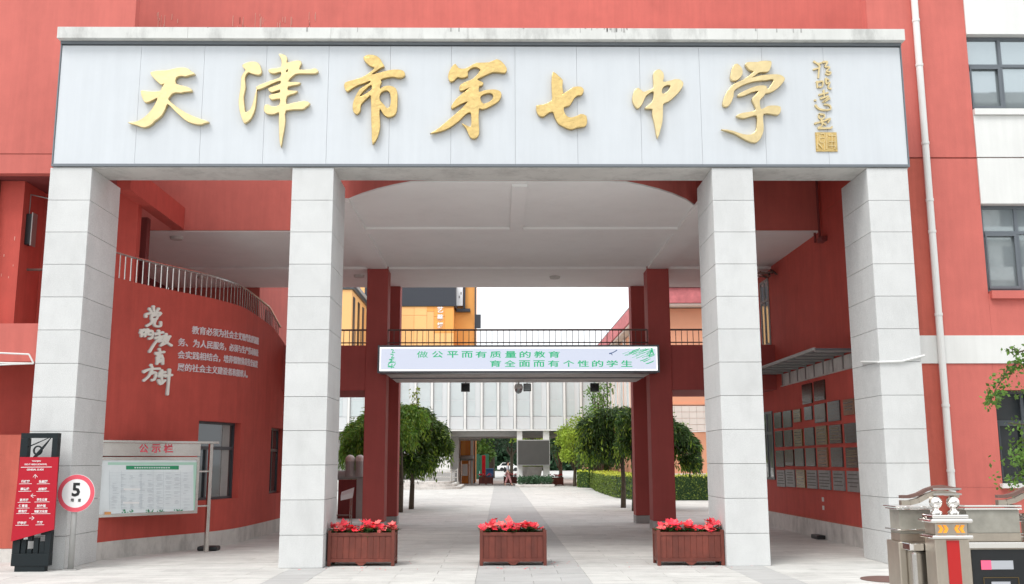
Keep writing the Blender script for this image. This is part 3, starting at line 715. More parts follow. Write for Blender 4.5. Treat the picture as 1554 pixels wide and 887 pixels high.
for a, b, nm in ((wa, wb, 1), (va, vb, 2)):
    A, Bp = cwrap(a, 0, -.20), cwrap(b, 0, -.20); d = (Bp-A); L = d.length; d.normalize(); nv = Vector((d.y, -d.x, 0))
    def q3(u, v, w): P = A+d*u+nv*w; return (P.x, P.y, v)
    def fb(mb, u0, u1, v0, v1, w0, w1):
        mb.hexa([q3(u0, v0, w0), q3(u0, v0, w1), q3(u1, v0, w1), q3(u1, v0, w0), q3(u0, v1, w0), q3(u0, v1, w1), q3(u1, v1, w1), q3(u1, v1, w0)])
    fr = MB(); zt = wz0+(wz1-wz0)*.66; t_ = .05
    fb(fr, 0, L, wz1-t_, wz1, 0, .06); fb(fr, 0, L, wz0, wz0+t_, 0, .06); fb(fr, 0, t_, wz0+t_, wz1-t_, 0, .058); fb(fr, L-t_, L, wz0+t_, wz1-t_, 0, .058); fb(fr, t_, L-t_, zt-.035, zt+.035, 0, .062)
    if nm == 1: fb(fr, L*.30, L*.30+.05, wz0+t_, zt-.035, 0, .064)
    else: fb(fr, L*.5, L*.5+.05, wz0+t_, wz1-t_, 0, .064)
    wo = fr.build('window', 'frame_dark', CW)
    gl = MB(); fb(gl, .02, L-.02, zt, wz1-.02, .02, .03); gl.build('pane', 'glass_passage', wo)
    gl = MB(); fb(gl, .02, L-.02, wz0+.02, zt-.001, .02, .03); gl.build('pane', 'glass_passage', wo)
    if nm == 1: cu_ = MB(); fb(cu_, L*.72, L*.90, wz0+.05, wz1-.05, .031, .036); cu_.build('curtain', 'plinth_grey', wo)
# railing of the curved balcony
RL = thing('balcony_railing', 'curved steel railing on top of the red lettering wall', 'railing', (-6.2, 4, 5), None)
def zr(y): return ztop(y)+(.50 if y < 7.5 else .50-(y-7.5)*.06)
rs = [SL[-1]*0+i*.25 for i in range(int(SL[-1]/.25)) if cpos(i*.25)[0].y < 9.0]
MB().tube([cwrap(s, zr(cpos(s)[0].y), -.12) for s in rs], .026, 8).build('handrail', 'steel', RL)
s = .1; bmesh_b = {}
while cpos(s)[0].y < 8.7:
    y = cpos(s)[0].y; h = round(zr(y)-ztop(y), 2)
    if h not in bmesh_b:
        mb = MB().cyl((0, 0, 0), (0, 0, h), .012, n=6); me = bpy.data.meshes.new('baluster'); me.from_pydata(mb.v, [], mb.f); me.materials.append(M['steel']); bmesh_b[h] = me
    piece('baluster', bmesh_b[h], cwrap(s, ztop(y), -.12), RL); s += .155
# big wall characters: strokes in crop coordinates of the photograph
def wfn(a, b, d, ox=200, oy=455, sc=75/429):
    s, z = chit(ox+a*sc, oy+b*sc); return cwrap(s, z, d)
BIG = [('党', [[(180,60),(185,100)],[(145,80),(160,105)],[(225,80),(205,110)],[(115,150),(125,125),(240,115),(225,140)],[(165,140),(210,135),(205,170),(165,175),(165,140)],[(175,170),(160,205),(120,230)],[(195,170),(185,215),(205,232),(240,230),(242,195)]]),
 ('的', [[(75,265),(65,290)],[(75,285),(75,320)],[(80,275),(110,262),(105,320)],[(75,305),(105,300)],[(130,258),(120,285)],[(128,280),(168,275),(165,330),(140,340)],[(130,300),(150,305)]]),
 ('教', [[(225,270),(235,330)],[(195,300),(265,285)],[(195,335),(280,315)],[(250,330),(200,370),(145,455)],[(225,360),(265,360),(245,400)],[(290,300),(285,345)],[(270,335),(325,320)],[(310,330),(290,375),(240,400)],[(265,345),(290,370),(335,400)]]),
 ('育', [[(232,430),(238,450)],[(200,468),(275,455)],[(235,465),(215,490),(255,485)],[(215,505),(210,560)],[(215,505),(258,500),(260,560)],[(220,522),(255,520)],[(220,540),(255,537)]]),
 ('方', [[(160,568),(170,590)],[(95,628),(150,605),(235,600)],[(165,615),(140,665),(95,705)],[(160,640),(200,635),(190,690),(165,700)]]),
 ('针', [[(255,615),(230,645)],[(235,640),(285,630)],[(225,665),(290,655)],[(250,640),(255,730)],[(225,700),(240,735),(280,700)],[(280,665),(340,655)],[(318,608),(310,720),(300,825)]])]
for cn, sts in BIG:
    mb = MB()
    for i, st in enumerate(sts): stroke_mb(mb, st, 24, wfn, .035+.0012*i)
    bk = MB()
    for i, st in enumerate(sts): stroke_mb(bk, st, 31, wfn, .012+.0012*i)
    bk.build('character_backing', 'sign_backing', CW, fix=True)
    mb.build('wall_character', 'sign_silver', CW, label='raised pale metal character '+cn, fix=True)
LN = [('教育必须为社会主义现代化建设服', (292, 501), (391.5, 518)), ('务、为人民服务，必须与生产劳动和社', (271, 519.5), (391, 536.5)), ('会实践相结合，培养德智体美劳全面发', (270.5, 538.5), (390, 553.5)), ('展的社会主义建设者和接班人。', (270, 557.5), (374.5, 569))]
for tx, a, b in LN:
    s0, zA = chit(*a); s1, zB = chit(*b); z = (zA+zB)/2
    me = text_mesh(tx, 'lilac_metal', .012, .03)
    dz = .083
    fit_mesh(me, s0-.02, s1+.02, z-dz, z+dz)
    zs0, zs1 = zA, zB
    map_mesh(me, lambda x, y, zz: cwrap(x, y+(zs0-z)+(zs1-zs0)*(x-s0)/(s1-s0), .010+zz*.25)); mesh_child('lettering_line', me, CW, 'raised metal text line reading '+tx)

# ------------------------------------------------------------------ things on the right passage wall
XS = 6.93
def wq(px, py): return pX(px, py, XS)
PL = [[(150,352,188,440),(205,342,250,435),(268,332,306,403),(335,315,376,390),(399,300,458,405),(480,283,545,395),(575,270,635,358)],
 [(155,465,195,555),(212,460,255,552),(272,455,316,550),(337,445,388,545),(408,435,467,540),(490,428,555,532),(583,418,648,528)],
 [(160,585,203,675),(217,580,262,670),(277,573,325,672),(345,570,395,672),(417,567,472,676),(500,567,562,675),(592,567,660,680)],
 [(167,705,210,797),(222,702,270,798),(287,703,333,802),(352,706,405,808),(425,707,487,813),(513,710,573,820),(600,712,668,828)],
 [(322,178,374,290),(395,158,452,270)]]
PMt = [['plaque_steel','plaque_steel','plaque_gold','plaque_steel','plaque_bronze','plaque_steel','plaque_wood'],
 ['plaque_steel','plaque_steel','plaque_gold','plaque_steel','plaque_gold','plaque_bronze','plaque_steel'],
 ['plaque_steel','plaque_bronze','plaque_steel','plaque_steel','plaque_wood','plaque_steel','plaque_bronze'],
 ['plaque_print','plaque_print','plaque_gold','plaque_print','plaque_print','plaque_print','plaque_print'], ['plaque_bronze','plaque_bronze']]
RN = ['upper row', 'second row', 'third row', 'bottom row', 'above the rows']; CNM = ['farthest', 'second farthest', 'third farthest', 'middle', 'third nearest', 'second nearest', 'nearest']
TN = {'plaque_steel': 'grey steel', 'plaque_gold': 'brassy gold', 'plaque_bronze': 'dark bronze', 'plaque_wood': 'brown', 'plaque_print': 'pale printed'}
sc = 170/685
for r, row in enumerate(PL):
    for c, (l, tt, rt, bb) in enumerate(row):
        a = wq(1140+l*sc, 540+(tt+bb)/2*sc); b = wq(1140+rt*sc, 540+(tt+bb)/2*sc); mid = (l+rt)/2
        z1 = wq(1140+mid*sc, 540+tt*sc).z; z0 = wq(1140+mid*sc, 540+bb*sc).z
        mt = PMt[r][c]; lb = f"{TN[mt]} plaque on the right passage wall, {RN[r]}, {CNM[c] if r < 4 else ('farther one' if c == 0 else 'nearer one')}"
        ya, yb_ = min(a.y, b.y), max(a.y, b.y); e_ = (yb_-ya)*.06; ya -= e_; yb_ += e_; e_ = (z1-z0)*.05; z0 -= e_; z1 += e_
        t = thing('wall_plaque', lb, 'plaque', (XS, (ya+yb_)/2, z0), 'award plaques on the right passage wall')
        B(XS-.035, XS-.001, ya, yb_, z0, z1).build('plate', mt, t, bevel=.004)
        pr = MB(); rr = random.Random(r*10+c); zz = z1-.06; mt2 = 'plaque_ink' if mt in ('plaque_print',) else 'plaque_bronze' if mt != 'plaque_bronze' else 'plaque_gold'
        if mt == 'plaque_bronze' and rr.random() < .6 or (r == 4):
            pr.box(XS-.038, XS-.0355, ya+.04, yb_-.04, z0+.02, z0+.08); mt2 = 'plaque_print'
        else:
            while zz > z0+.06:
                ww = rr.uniform(.3, .46)*(yb_-ya); yc = (ya+yb_)/2
                pr.box(XS-.038, XS-.0355, yc-ww, yc+ww, zz-.022, zz); zz -= rr.uniform(.05, .08)
        pr.build('engraved_lines', mt2, t)
# pale transom strip and canopy
t = thing('wall_canopy', 'narrow pale canopy with transom panels on the right passage wall', 'canopy', (6.6, 5.5, 3.5))
ys = [3.0+i*(8.0-3.0)/8 for i in range(9)]
for i in range(8): B(6.90, 6.929, ys[i]+.03, ys[i+1]-.03, 3.53, 3.80).build('transom_panel', 'plinth', t)
for i in range(9): B(6.885, 6.929, ys[i]-.028, ys[i]+.028, 3.525, 3.805).build('rib', 'rail_grey', t)
B(6.87, 6.93, 2.9, 8.1, 3.505, 3.523).build('bottom_bar', 'plinth', t)
B(6.10, 6.93, 2.9, 9.0, 3.85, 3.875).build('canopy_sheet', 'frame_grey', t)
for i in range(9): B(6.12, 6.92, ys[i]-.02, ys[i]+.02, 3.808, 3.848).build('canopy_rib', 'plinth_grey', t)
B(6.06, 6.11, 2.9, 9.0, 3.83, 3.89).build('edge_bar', 'plinth_grey', t)
# windows in passage side wall
for nm, y0, y1, z0, z1, lb in (('u', 8.95, 9.75, 4.66, 6.42, ''), ('l', 9.15, 10.2, 1.2, 2.95, '')):
    w = MB(); w.box(XS-.03, XS-.001, y0, y1, z0, z0+.06); w.box(XS-.03, XS-.001, y0, y1, z1-.06, z1); w.box(XS-.03, XS-.001, y0, y0+.06, z0+.06, z1-.06); w.box(XS-.03, XS-.001, y1-.06, y1, z0+.06, z1-.06)
    w.box(XS-.032, XS-.001, y0+.06, y1-.06, z0+(z1-z0)*.66, z0+(z1-z0)*.66+.07); w.box(XS-.034, XS-.001, (y0+y1)/2-.03, (y0+y1)/2+.03, z0+.06, z1-.06)
    wo = w.build('passage_window', 'plinth_grey' if nm == 'u' else 'frame_dark', BD)
    B(XS-.012, XS-.002, y0+.03, y1-.03, z0+.03, z1-.03).build('pane', 'glass', wo)
t = B(6.70, 6.88, 5.3, 5.75, 0, .09).build('drain_box', 'black', bevel=.02); tag(t, 'small black box on the ground against the right passage plinth', 'box')
t = thing('socket_pair', 'two small pale sockets low on the right passage wall', 'socket', (6.92, 5.6, .6))
for z in (.62, .80): B(6.915, 6.929, 5.42, 5.52, z, z+.09).build('socket', 'plinth', t)
# white pipe wrapped round the right pillar
t = thing('pillar_pipe', 'thin white pipe clipped round the right end granite pillar', 'pipe', (6.6, .2, 3.3))
MB().tube([(6.21, .75, 3.39), (6.215, -.025, 3.31), (6.6, -.03, 3.32), (7.0, -.03, 3.42)], .018).build('pipe', 'white_paint', t)

# ------------------------------------------------------------------ flower boxes
def flower_box(name_lb, xc, y0, gl, depth=.50, wd=1.10, fname='front'):
    x0, x1, y1, h = xc-wd/2, xc+wd/2, y0+depth, .535
    t = thing('flower_box', name_lb, 'planter', (xc, y0+depth/2, 0), gl)
    p = .055
    for a in (x0, x1-p):
        for b in (y0, y1-p): B(a, a+p, b, b+p, 0, h+.035).build('post', 'wood_box', t, bevel=.004)
    for b in (y0+.004, y1-p+.004):
        B(x0+p, x1-p, b, b+p-.008, h-.055, h).build('rail', 'wood_box', t, bevel=.003); B(x0+p, x1-p, b, b+p-.008, .065, .12).build('rail', 'wood_box', t, bevel=.003)
    for a in (x0+.004, x1-p+.004):
        B(a, a+p-.008, y0+p, y1-p, h-.055, h).build('rail', 'wood_box', t, bevel=.003); B(a, a+p-.008, y0+p, y1-p, .065, .12).build('rail', 'wood_box', t, bevel=.003)
    n = 10; w = (x1-x0-2*p)/n
    me = box_mesh('board', 'wood_box', w-.002, .018, h-.055-.12, .003)
    for i in range(n):
        for b in (y0+.026, y1-.026): piece('board', me, (x0+p+w*(i+.5), b, (.12+h-.055)/2), t)
    n = 4; w = (y1-y0-2*p)/n; me = box_mesh('board', 'wood_box', .018, w-.002, h-.055-.12, .003)
    for i in range(n):
        for a in (x0+.026, x1-.026): piece('board', me, (a, y0+p+w*(i+.5), (.12+h-.055)/2), t)
    MB().slabY([(xc-.10, .065), (xc-.03, .01), (xc+.03, .01), (xc+.10, .065)], y0+.01, y0+.045).build('foot', 'wood_box', t, fix=True)
    B(x0+.04, x1-.04, y0+.04, y1-.04, .13, h-.06).build('soil', 'soil', t)
    return t
def plant(xc, yc, z, s, lb, grp, seed):
    rr = random.Random(seed)
    t = thing('red_flower_plant', lb, 'flower', (xc, yc, z), grp)
    lf = MB()
    for i in range(16):
        a = rr.uniform(0, 6.28); L = rr.uniform(.07, .13)*s; r0 = rr.uniform(0, .05)*s
        b = Vector((xc+math.cos(a)*r0, yc+math.sin(a)*r0, z+rr.uniform(.03, .10)*s)); d = Vector((math.cos(a), math.sin(a), rr.uniform(-.1, .5))); sd_ = Vector((-math.sin(a), math.cos(a), 0))*L*.35
        lf.quad(b, b+d*L*.5+sd_, b+d*L, b+d*L*.5-sd_)
    lf.build('leaves', 'leaf_deep', t)
    for k in range(rr.choice((2, 3, 3))):
        fl = MB(); cx_ = xc+rr.uniform(-.06, .06)*s; cy_ = yc+rr.uniform(-.10, .10)*s; cz = z+rr.uniform(.09, .19)*s
        tilt = Vector((rr.uniform(-.4, .4), rr.uniform(-.9, .1), 1)).normalized(); tx = tilt.orthogonal().normalized(); ty = tilt.cross(tx)
        n = rr.choice((5, 6, 7))
        for i in range(n):
            a = 6.283*i/n+rr.uniform(-.3, .3); L = rr.uniform(.05, .085)*s; dd = tx*math.cos(a)+ty*math.sin(a); ss = tx*-math.sin(a)+ty*math.cos(a)
            c0 = Vector((cx_, cy_, cz)); up = tilt*L*rr.uniform(.1, .6)
            fl.quad(c0, c0+dd*L*.5+ss*L*.42+up*.5, c0+dd*L+up, c0+dd*L*.5-ss*L*.42+up*.4)
        fl.build('bloom', rr.choice(('petal', 'petal', 'petal_pink')), t)
        MB().beam((cx_, cy_, z-.02), (cx_, cy_, cz), .006, .006).build('stem', 'leaf_mid', t)
for lb, xc, y0, nm in (('reddish brown wooden flower box standing against the left middle pillar', -2.43, .25, 'left'), ('reddish brown wooden flower box alone in the middle of the opening', .07, .2, 'middle'), ('reddish brown wooden flower box standing against the right middle pillar', 2.975, .10, 'right')):
    flower_box(lb, xc, y0, 'flower boxes across the gate')
    rr = random.Random(int(xc*100))
    for i in range(9):
        for j in range(3):
            if rr.random() < .12: continue
            plant(xc-.44+i*.11+rr.uniform(-.04, .04), y0+.12+j*.13+rr.uniform(-.03, .03), .475, rr.uniform(.75, 1.3), f'red and pink flowering plant in the {nm} front flower box', f'flowers in the {nm} front box', i*7+j+int(xc*50)+500)

# ------------------------------------------------------------------ guide totem
px_of = lambda x_, y_: None
TY = -.33
def tp(px, py, y=TY): P = pY(px, py, y); return P.x, P.z
TT = thing('guide_sign', 'dark guide totem with slanted red panel of white directions and an abstract emblem', 'sign', (-7.55, TY+.05, 0))
X0, X1 = -7.85, -7.26; ztp = 2.16
B(X0+.06, X1-.06, TY, TY+.12, 0, .084).build('foot', 'charcoal_totem', TT)
B(X0, X1, TY-.01, TY+.13, .085, .275).build('base', 'charcoal_totem', TT, bevel=.004)
B(X0, X0+.115, TY, TY+.12, .277, ztp-.08).build('post', 'charcoal_totem', TT); B(X1-.085, X1, TY, TY+.12, .277, ztp-.08).build('post', 'charcoal_totem', TT)
B(X0, X1, TY, TY+.12, ztp-.078, ztp).build('top_bar', 'charcoal_totem', TT)
m_ = MB()
a0, a1 = X0+.116, X1-.086; w = (a1-a0)
for u0, u1, v0, v1 in ((.03, .22, .277, .487), (.28, .46, .277, .345), (.28, .46, .465, .60), (.53, .72, .277, .52), (.78, .97, .277, .46), (.80, .98, .56, .66)):
    m_.box(a0+w*u0, a0+w*u1, TY+.02, TY+.09, v0, v1)
m_.build('lower_lattice', 'charcoal_totem', TT)
q = [tp(31, 694, TY-.03), tp(89, 694, TY-.03), tp(82, 804, TY-.03), tp(17, 822, TY-.03)]
MB().slabY([q[3], q[2], q[1], q[0]], TY-.045, TY-.012).build('red_panel', 'sign_red', TT, fix=True)
# emblem
em = MB(); c = tp(57.8, 684, TY+.05); efn = lambda a, b, d: (lambda P: Vector((P.x, TY+.045-d, P.z)))(pY(a, b, TY+.04))
rg = .078
for i in range(24):
    a, b = 2*math.pi*i/24, 2*math.pi*(i+1)/24
    for_ = [(c[0]+r*math.cos(t)*.95, c[1]+r*math.sin(t)) for t, r in ((a, rg), (b, rg), (b, rg-.022), (a, rg-.022))]
    em.slabY(for_, TY+.03, TY+.055)
for poly in ([(43, 679.5), (76, 664), (79, 663), (45, 677)], [(79, 663), (50.5, 694), (56, 694), (70, 676)]):
    em.slabY([(lambda P: (P.x, P.z))(pY(a, b, TY+.04)) for a, b in poly], TY+.02, TY+.052)
em.build('emblem', 'charcoal_totem', TT, fix=True)
def ttext(tx, px, py, hpx, wpx, off=.015, m='white_print', y=TY-.047, name='lettering', par=TT):
    me = text_mesh(tx, m, off, .004)
    a = pY(px-wpx/2, py+hpx/2, y); b = pY(px+wpx/2, py-hpx/2, y); fit_mesh(me, a.x, b.x, a.z, b.z)
    map_mesh(me, lambda x, yy, z: Vector((x, y-z*.5, yy))); return mesh_child(name, me, par)
ttext('TIANJIN', 55, 700.3, 2.6, 14); ttext('NO.7 HIGH SCHOOL', 54.5, 705, 2.6, 34); ttext('GENERAL GUIDE', 53.5, 713, 2.8, 26)
cx0 = 15; k_ = 80/546
TR = [('行健楼', 162, 280, 90), ('弘毅楼', 347, 280, 92), ('厚德楼', 155, 358, 92), ('启智楼', 340, 358, 92), ('思齐楼', 147, 472, 92), ('学生公寓', 332, 468, 108), ('体育馆', 137, 532, 92), ('校史馆', 325, 532, 92), ('报告厅', 133, 588, 92), ('地藏文化馆', 320, 590, 138), ('博学楼', 125, 710, 95), ('餐厅', 310, 705, 62)]
for tx, a, b, w in TR: ttext(tx, cx0+a*k_, 690+b*k_, 4.4, w*k_, .02)
ln = MB(); lf_ = lambda a, b, d: (lambda P: Vector((P.x, TY-.046-d, P.z)))(pY(cx0+a*k_, 690+b*k_, TY-.047))
i = 0
for seg in [[(115,133),(435,130)]]+[[(a-w*.72, b+25), (a+w*.72, b+23)] for tx, a, b, w in TR]+[[(263,248),(263,208)],[(240,235),(263,207),(287,235)],[(217,428),(268,426)],[(240,408),(217,428),(243,447)],[(200,660),(250,658)],[(228,640),(251,658),(226,680)]]:
    for u, v in zip(seg[:-1], seg[1:]): ln.beam(lf_(*u, .001), lf_(*v, .001), .004, .008 if i == 0 else .006, up=(0, 0, 1)); i += 1
ln.build('arrows_and_rules', 'white_print', TT)

# ------------------------------------------------------------------ speed sign
SPY = -.15
P = pY(115.5, 749, SPY)
SP = thing('speed_sign', 'round white and red 5 speed limit sign on a grey pole', 'sign', (P.x, 0, 0))
yv = SPY
def disc(r0, r1, y0, y1, n=40):
    m = MB(); k = 0
    for i in range(n): m.quad(*[(P.x+(r*math.cos(t)), yy, P.z+r*math.sin(t)) for r, yy, t in ((r1, y0, 6.2832*i/n), (r1, y0, 6.2832*(i+1)/n), (r0, y0, 6.2832*(i+1)/n), (r0, y0, 6.2832*i/n))])
    return m
Rr = 27.5/F*16.3
MB().cyl((P.x, SPY+.012, P.z), (P.x, SPY, P.z), Rr, n=40).build('disc', 'white_print', SP)
disc(Rr*.76, Rr*.985, SPY-.003, 0).build('red_ring', 'ring_red', SP)
ttext('5', 115.5, 743.5, 21, 14, .03, 'black', SPY-.003, 'numeral', SP)
ttext('限', 110, 759.5, 5, 5, .01, 'black', SPY-.003, 'character', SP); ttext('速', 120.5, 759.5, 5, 5, .01, 'black', SPY-.003, 'character', SP)
a = pY(106.5, 861, SPY+.05)
MB().cyl((a.x, SPY+.07, 0), (P.x-.03, SPY+.05, P.z), .045, n=14).build('pole', 'plinth_grey', SP, smooth=True)
B(a.x-.10, a.x+.12, SPY-.02, SPY+.16, 0, .012).build('base_plate', 'plinth_grey', SP)

# ------------------------------------------------------------------ notice board
NB0, NB1 = Vector((-7.30, 1.315)), Vector((-5.86, 2.86))       # face line in plan (left end hidden behind the pillar)
def bl(px, py):   # pixel onto the vertical plane through NB0-NB1
    dr = ray(px, py); e = NB1-NB0; w = NB0-Vector((CAM.x, CAM.y)); den = dr.x*e.y-dr.y*e.x
    t = (w.x*e.y-w.y*e.x)/den; return CAM+dr*t
dN = (NB1-NB0).normalized(); nN = Vector((dN.y, -dN.x))
def bp_(u, z, d): return Vector((NB0.x+dN.x*u+nN.x*d, NB0.y+dN.y*u+nN.y*d, z))
def bu(P): return (Vector((P.x, P.y))-NB0).dot(dN)
NB = thing('notice_board', 'steel framed school notice board with red heading and a printed table under glass', 'notice board', (-6.6, 2.3, 0))
def bbox(mb, u0, u1, z0, z1, d0, d1):
    return mb.hexa([bp_(u0, z0, d1), bp_(u1, z0, d1), bp_(u1, z0, d0), bp_(u0, z0, d0), bp_(u0, z1, d1), bp_(u1, z1, d1), bp_(u1, z1, d0), bp_(u0, z1, d0)])
U1 = bu(bl(302, 700)); ZT = bl(302, 694).z; ZB = bl(302, 779).z; U0 = bu(bl(140, 700))
print('board', U0, U1, ZT, ZB, bl(160, 788).z, bl(306, 838).z)
bbox(MB(), U0, U1, ZB, ZT, -.06, 0).build('case', 'steel_brushed', NB)
fw_ = .055; f = MB(); bbox(f, U0, U1, ZT-fw_, ZT, .0, .03); bbox(f, U0, U1, ZB, ZB+fw_, .0, .03); bbox(f, U1-fw_, U1, ZB+fw_, ZT-fw_, .0, .03); bbox(f, U0, U0+fw_, ZB+fw_, ZT-fw_, .0, .03); f.build('frame', 'steel', NB)
bbox(MB(), U0+fw_, U1-fw_, ZB+fw_, ZT-fw_, .001, .008).build('poster', 'poster', NB)
hz0 = ZT+.02; hz1 = bl(302, 674).z
bbox(MB(), U0, U1+.01, hz0, hz1, -.05, .02).build('header', 'steel', NB)
bbox(MB(), U0, bu(bl(327, 672)), hz1+.005, hz1+.045, -.12, .14).build('roof', 'steel', NB)
up_ = bu(bl(316, 760)); bbox(MB(), up_-.035, up_+.035, 0, hz1+.004, -.03, .04).build('post', 'steel', NB, bevel=.006)
for zz in (.85, 1.5): bbox(MB(), U1+.001, up_-.036, zz, zz+.03, -.02, .0).build('bracket', 'steel', NB)
pfn = lambda a, b, d: (lambda Q: bp_(bu(Q), Q.z, .009+d))(bl(150+a*170/1206, 665+b*125/887))
def pbox(a0, b0, a1, b1, m, nm, d=.002):
    c = [pfn(a0, b1, d), pfn(a1, b1, d), pfn(a1, b0, d), pfn(a0, b0, d)]; MB().quad(*c).build(nm, m, NB)
pbox(290, 298, 858, 340, 'poster_green', 'green_banner')
pbox(1015, 262, 1052, 790, 'poster_mint', 'mint_edge', .0015)
pbox(95, 262, 1050, 290, 'poster_mint', 'mint_edge', .001)
m_ = MB(); rr = random.Random(5)
for i in range(15): a = 380+i*26; b = 313; m_.quad(pfn(a, b+14, .004), pfn(a+15, b+14, .004), pfn(a+15, b, .004), pfn(a, b, .004))
m_.build('banner_marks', 'poster', NB)
m_ = MB()
for i in range(26):
    b = 372+i*15.5
    m_.quad(pfn(110, b+1.6, .003), pfn(1000, b+1.6, .003), pfn(1000, b, .003), pfn(110, b, .003))
    for j in range(9):
        if rr.random() < .55: a = 130+j*96+rr.uniform(0, 20); m_.quad(pfn(a, b+9, .0032), pfn(a+rr.uniform(25, 70), b+9, .0032), pfn(a+rr.uniform(25, 70), b+5.5, .0032), pfn(a, b+5.5, .0032))
for a in (110, 240, 450, 580, 690, 875, 1000): m_.quad(pfn(a, 775, .0031), pfn(a+2, 775, .0031), pfn(a+2, 350, .0031), pfn(a, 350, .0031))
m_.build('printed_table', 'grey_print', NB)
pbox(262, 542, 442, 562, 'white_print', 'label_strip', .005); pbox(255, 688, 430, 708, 'white_print', 'label_strip', .005)
m_ = MB()
for i in range(60):
    a = rr.choice((rr.uniform(240, 360), rr.uniform(500, 690), rr.uniform(500, 690), rr.uniform(800, 905))); b = 800-rr.random()*30; m_.quad(pfn(a, b+8, .005), pfn(a+12, b+8, .005), pfn(a+9, b-4, .005), pfn(a+2, b-2, .005))
m_.build('printed_plants', 'poster_green', NB)
pbox(50, 795, 120, 825, 'orange_print', 'printed_rocks', .03)
for ch, a in zip('公示栏', (478, 610, 742)):
    me = text_mesh(ch, 'ring_red', .03, .004); fit_mesh(me, a-50, a+50, -160, -66); map_mesh(me, lambda x, y, z: (lambda Q: bp_(bu(Q), Q.z, .022+z*.4))(bl(150+x*170/1206, 665-y*125/887))); mesh_child('heading_character', me, NB)
t = B(-5.98, -5.60, 3.15, 3.45, 0, .09).build('rubble', 'black', bevel=.03); tag(t, 'dark clump of debris by the notice board post', 'debris')

# ------------------------------------------------------------------ left edge: lamp bracket, awning
t = thing('wall_floodlight', 'narrow dark floodlight with thin conduit on the red loggia wall at left', 'floodlight', (-8.7, 2.5, 5.5))
a = pY(49, 338, 2.0)
B(a.x-.08, a.x+.04, 1.90, 2.05, a.z-.45, a.z+.15).build('housing', 'black', t, bevel=.01)
B(a.x+.041, a.x+.06, 1.88, 2.07, a.z-.47, a.z+.17).build('rim', 'rail_grey', t)
MB().tube([(a.x-.07, 2.0, a.z+.16), (a.x-.07, 2.0, a.z+.55), (a.x+.5, 2.0, a.z+.42), (a.x+.5, 2.0, a.z-2)], .012, 6).build('conduit', 'rail_grey', t)
MB().tube([(a.x-.12, 2.1, a.z-.9), (a.x+.3, 2.1, a.z-.9)], .025, 6).build('arm', 'rust_iron', t)
t = thing('awning_frame', 'white tubular awning frame at the left edge beside the granite pillar', 'awning', (-8.6, .8, 3.4))
pp = lambda px, py: pY(px, py, .6)
MB().tube([pp(-40, 537), pp(0, 536), pp(44, 538), pp(51, 552), pp(0, 551), pp(-40, 550)], .015, 8).build('frame', 'white_paint', t)
MB().tube([pp(51, 552), pp(20, 553), pp(-40, 556)], .014, 8).build('frame', 'white_paint', t)
MB().quad(pp(-40, 551), pp(51, 553), pY(50, 553, 1.3), pY(-40, 553, 1.3)).build('sheet', 'plinth_grey', t)

# ------------------------------------------------------------------ retractable gate (right foreground)
RG = thing('retractable_gate', 'chrome folding school gate with red stripes, ball finials and a black display', 'gate', (4.4, -7.4, 0))
def gpost(x, y):
    w = .155
    B(x-w, x+w, y, y+.22, 0, .985).build('post', 'steel_brushed', RG, bevel=.006)
    B(x-.052, x+.062, y-.006, y-.0005, 0, .975).build('red_stripe', 'stripe_red', RG)
    B(x-w-.03, x+w+.03, y-.03, y+.25, .987, 1.022).build('collar', 'chrome', RG, bevel=.012)
    hd = B(x-w+.01, x+w-.01, y-.004, y+.224, 1.023, 1.125).build('head', 'steel_brushed', RG, bevel=.004)
    m = MB()
    for s_, n_ in ((-1, 0), (-1, 1), (1, 0), (1, 1)):
        cx_ = x+s_*(.062+.045*n_); d = .02*s_; z = 1.075
        m.slabY([(cx_-.016, z-.034), (cx_+.014, z-.034), (cx_+.014-d, z), (cx_+.014, z+.034), (cx_-.016, z+.034), (cx_-.016-d, z)], y-.010, y-.0045)
    m.build('amber_chevrons', 'amber', hd, fix=True)
    B(x-w-.035, x+w+.035, y-.035, y+.255, 1.127, 1.165).build('cap', 'chrome', RG, bevel=.014); B(x-w-.01, x+w+.01, y-.01, y+.235, 1.166, 1.20).build('cap', 'chrome', RG, bevel=.01)
    for dx in (-.075, .085):
        MB().lathe((x+dx, y+.11, 1.201), [(.050, 0), (.052, .02), (.03, .035), (.022, .05), (.03, .06)], 20).build('finial_base', 'chrome', RG, smooth=True)
        MB().sphere((x+dx, y+.11, 1.305), .058, n=20, m=12).build('ball_finial', 'chrome', RG, smooth=True)
    for z in (1.378, 1.425): MB().beam((x-.10, y+.11, z), (x+.16, y+.11, z), .05, .016).build('top_rail', 'chrome', RG)
    # S-shaped handrail from the lower left up to the post
    prof = [(-.38, 1.355), (-.30, 1.355), (-.22, 1.375), (-.14, 1.415), (-.06, 1.44), (.02, 1.445), (.16, 1.42)]
    for dz, hh, mt in ((0, .028, 'rust_iron'), (-.055, .045, 'steel_brushed')):
        m = MB()
        for (a, b), (c_, d_) in zip(prof[:-1], prof[1:]): m.beam((x+a, y+.16, b+dz), (x+c_, y+.16, d_+dz), .06, hh, up=(0, 0, 1))
        m.build('wave_rail', mt, RG)
def gmid(x0, x1, y):
    B(x0, x1, y+.05, y+.19, 0, .90).build('cabinet', 'steel_brushed', RG, bevel=.004)
    B(x0-.005, x1+.005, y+.02, y+.22, .902, .955).build('ledge', 'chrome', RG, bevel=.006)
    B(x0+.03, x1-.06, y+.09, y+.30, .957, 1.03).build('box_base', 'steel_brushed', RG)
    B(x0+.03, x1-.06, y+.09, y+.30, 1.032, 1.235).build('lamp_box', 'lamp_glass', RG, bevel=.004)
    for z in (1.236, 1.262): B(x0+.01, x1-.04, y+.07, y+.32, z, z+.018).build('box_lid', 'chrome', RG, bevel=.005)
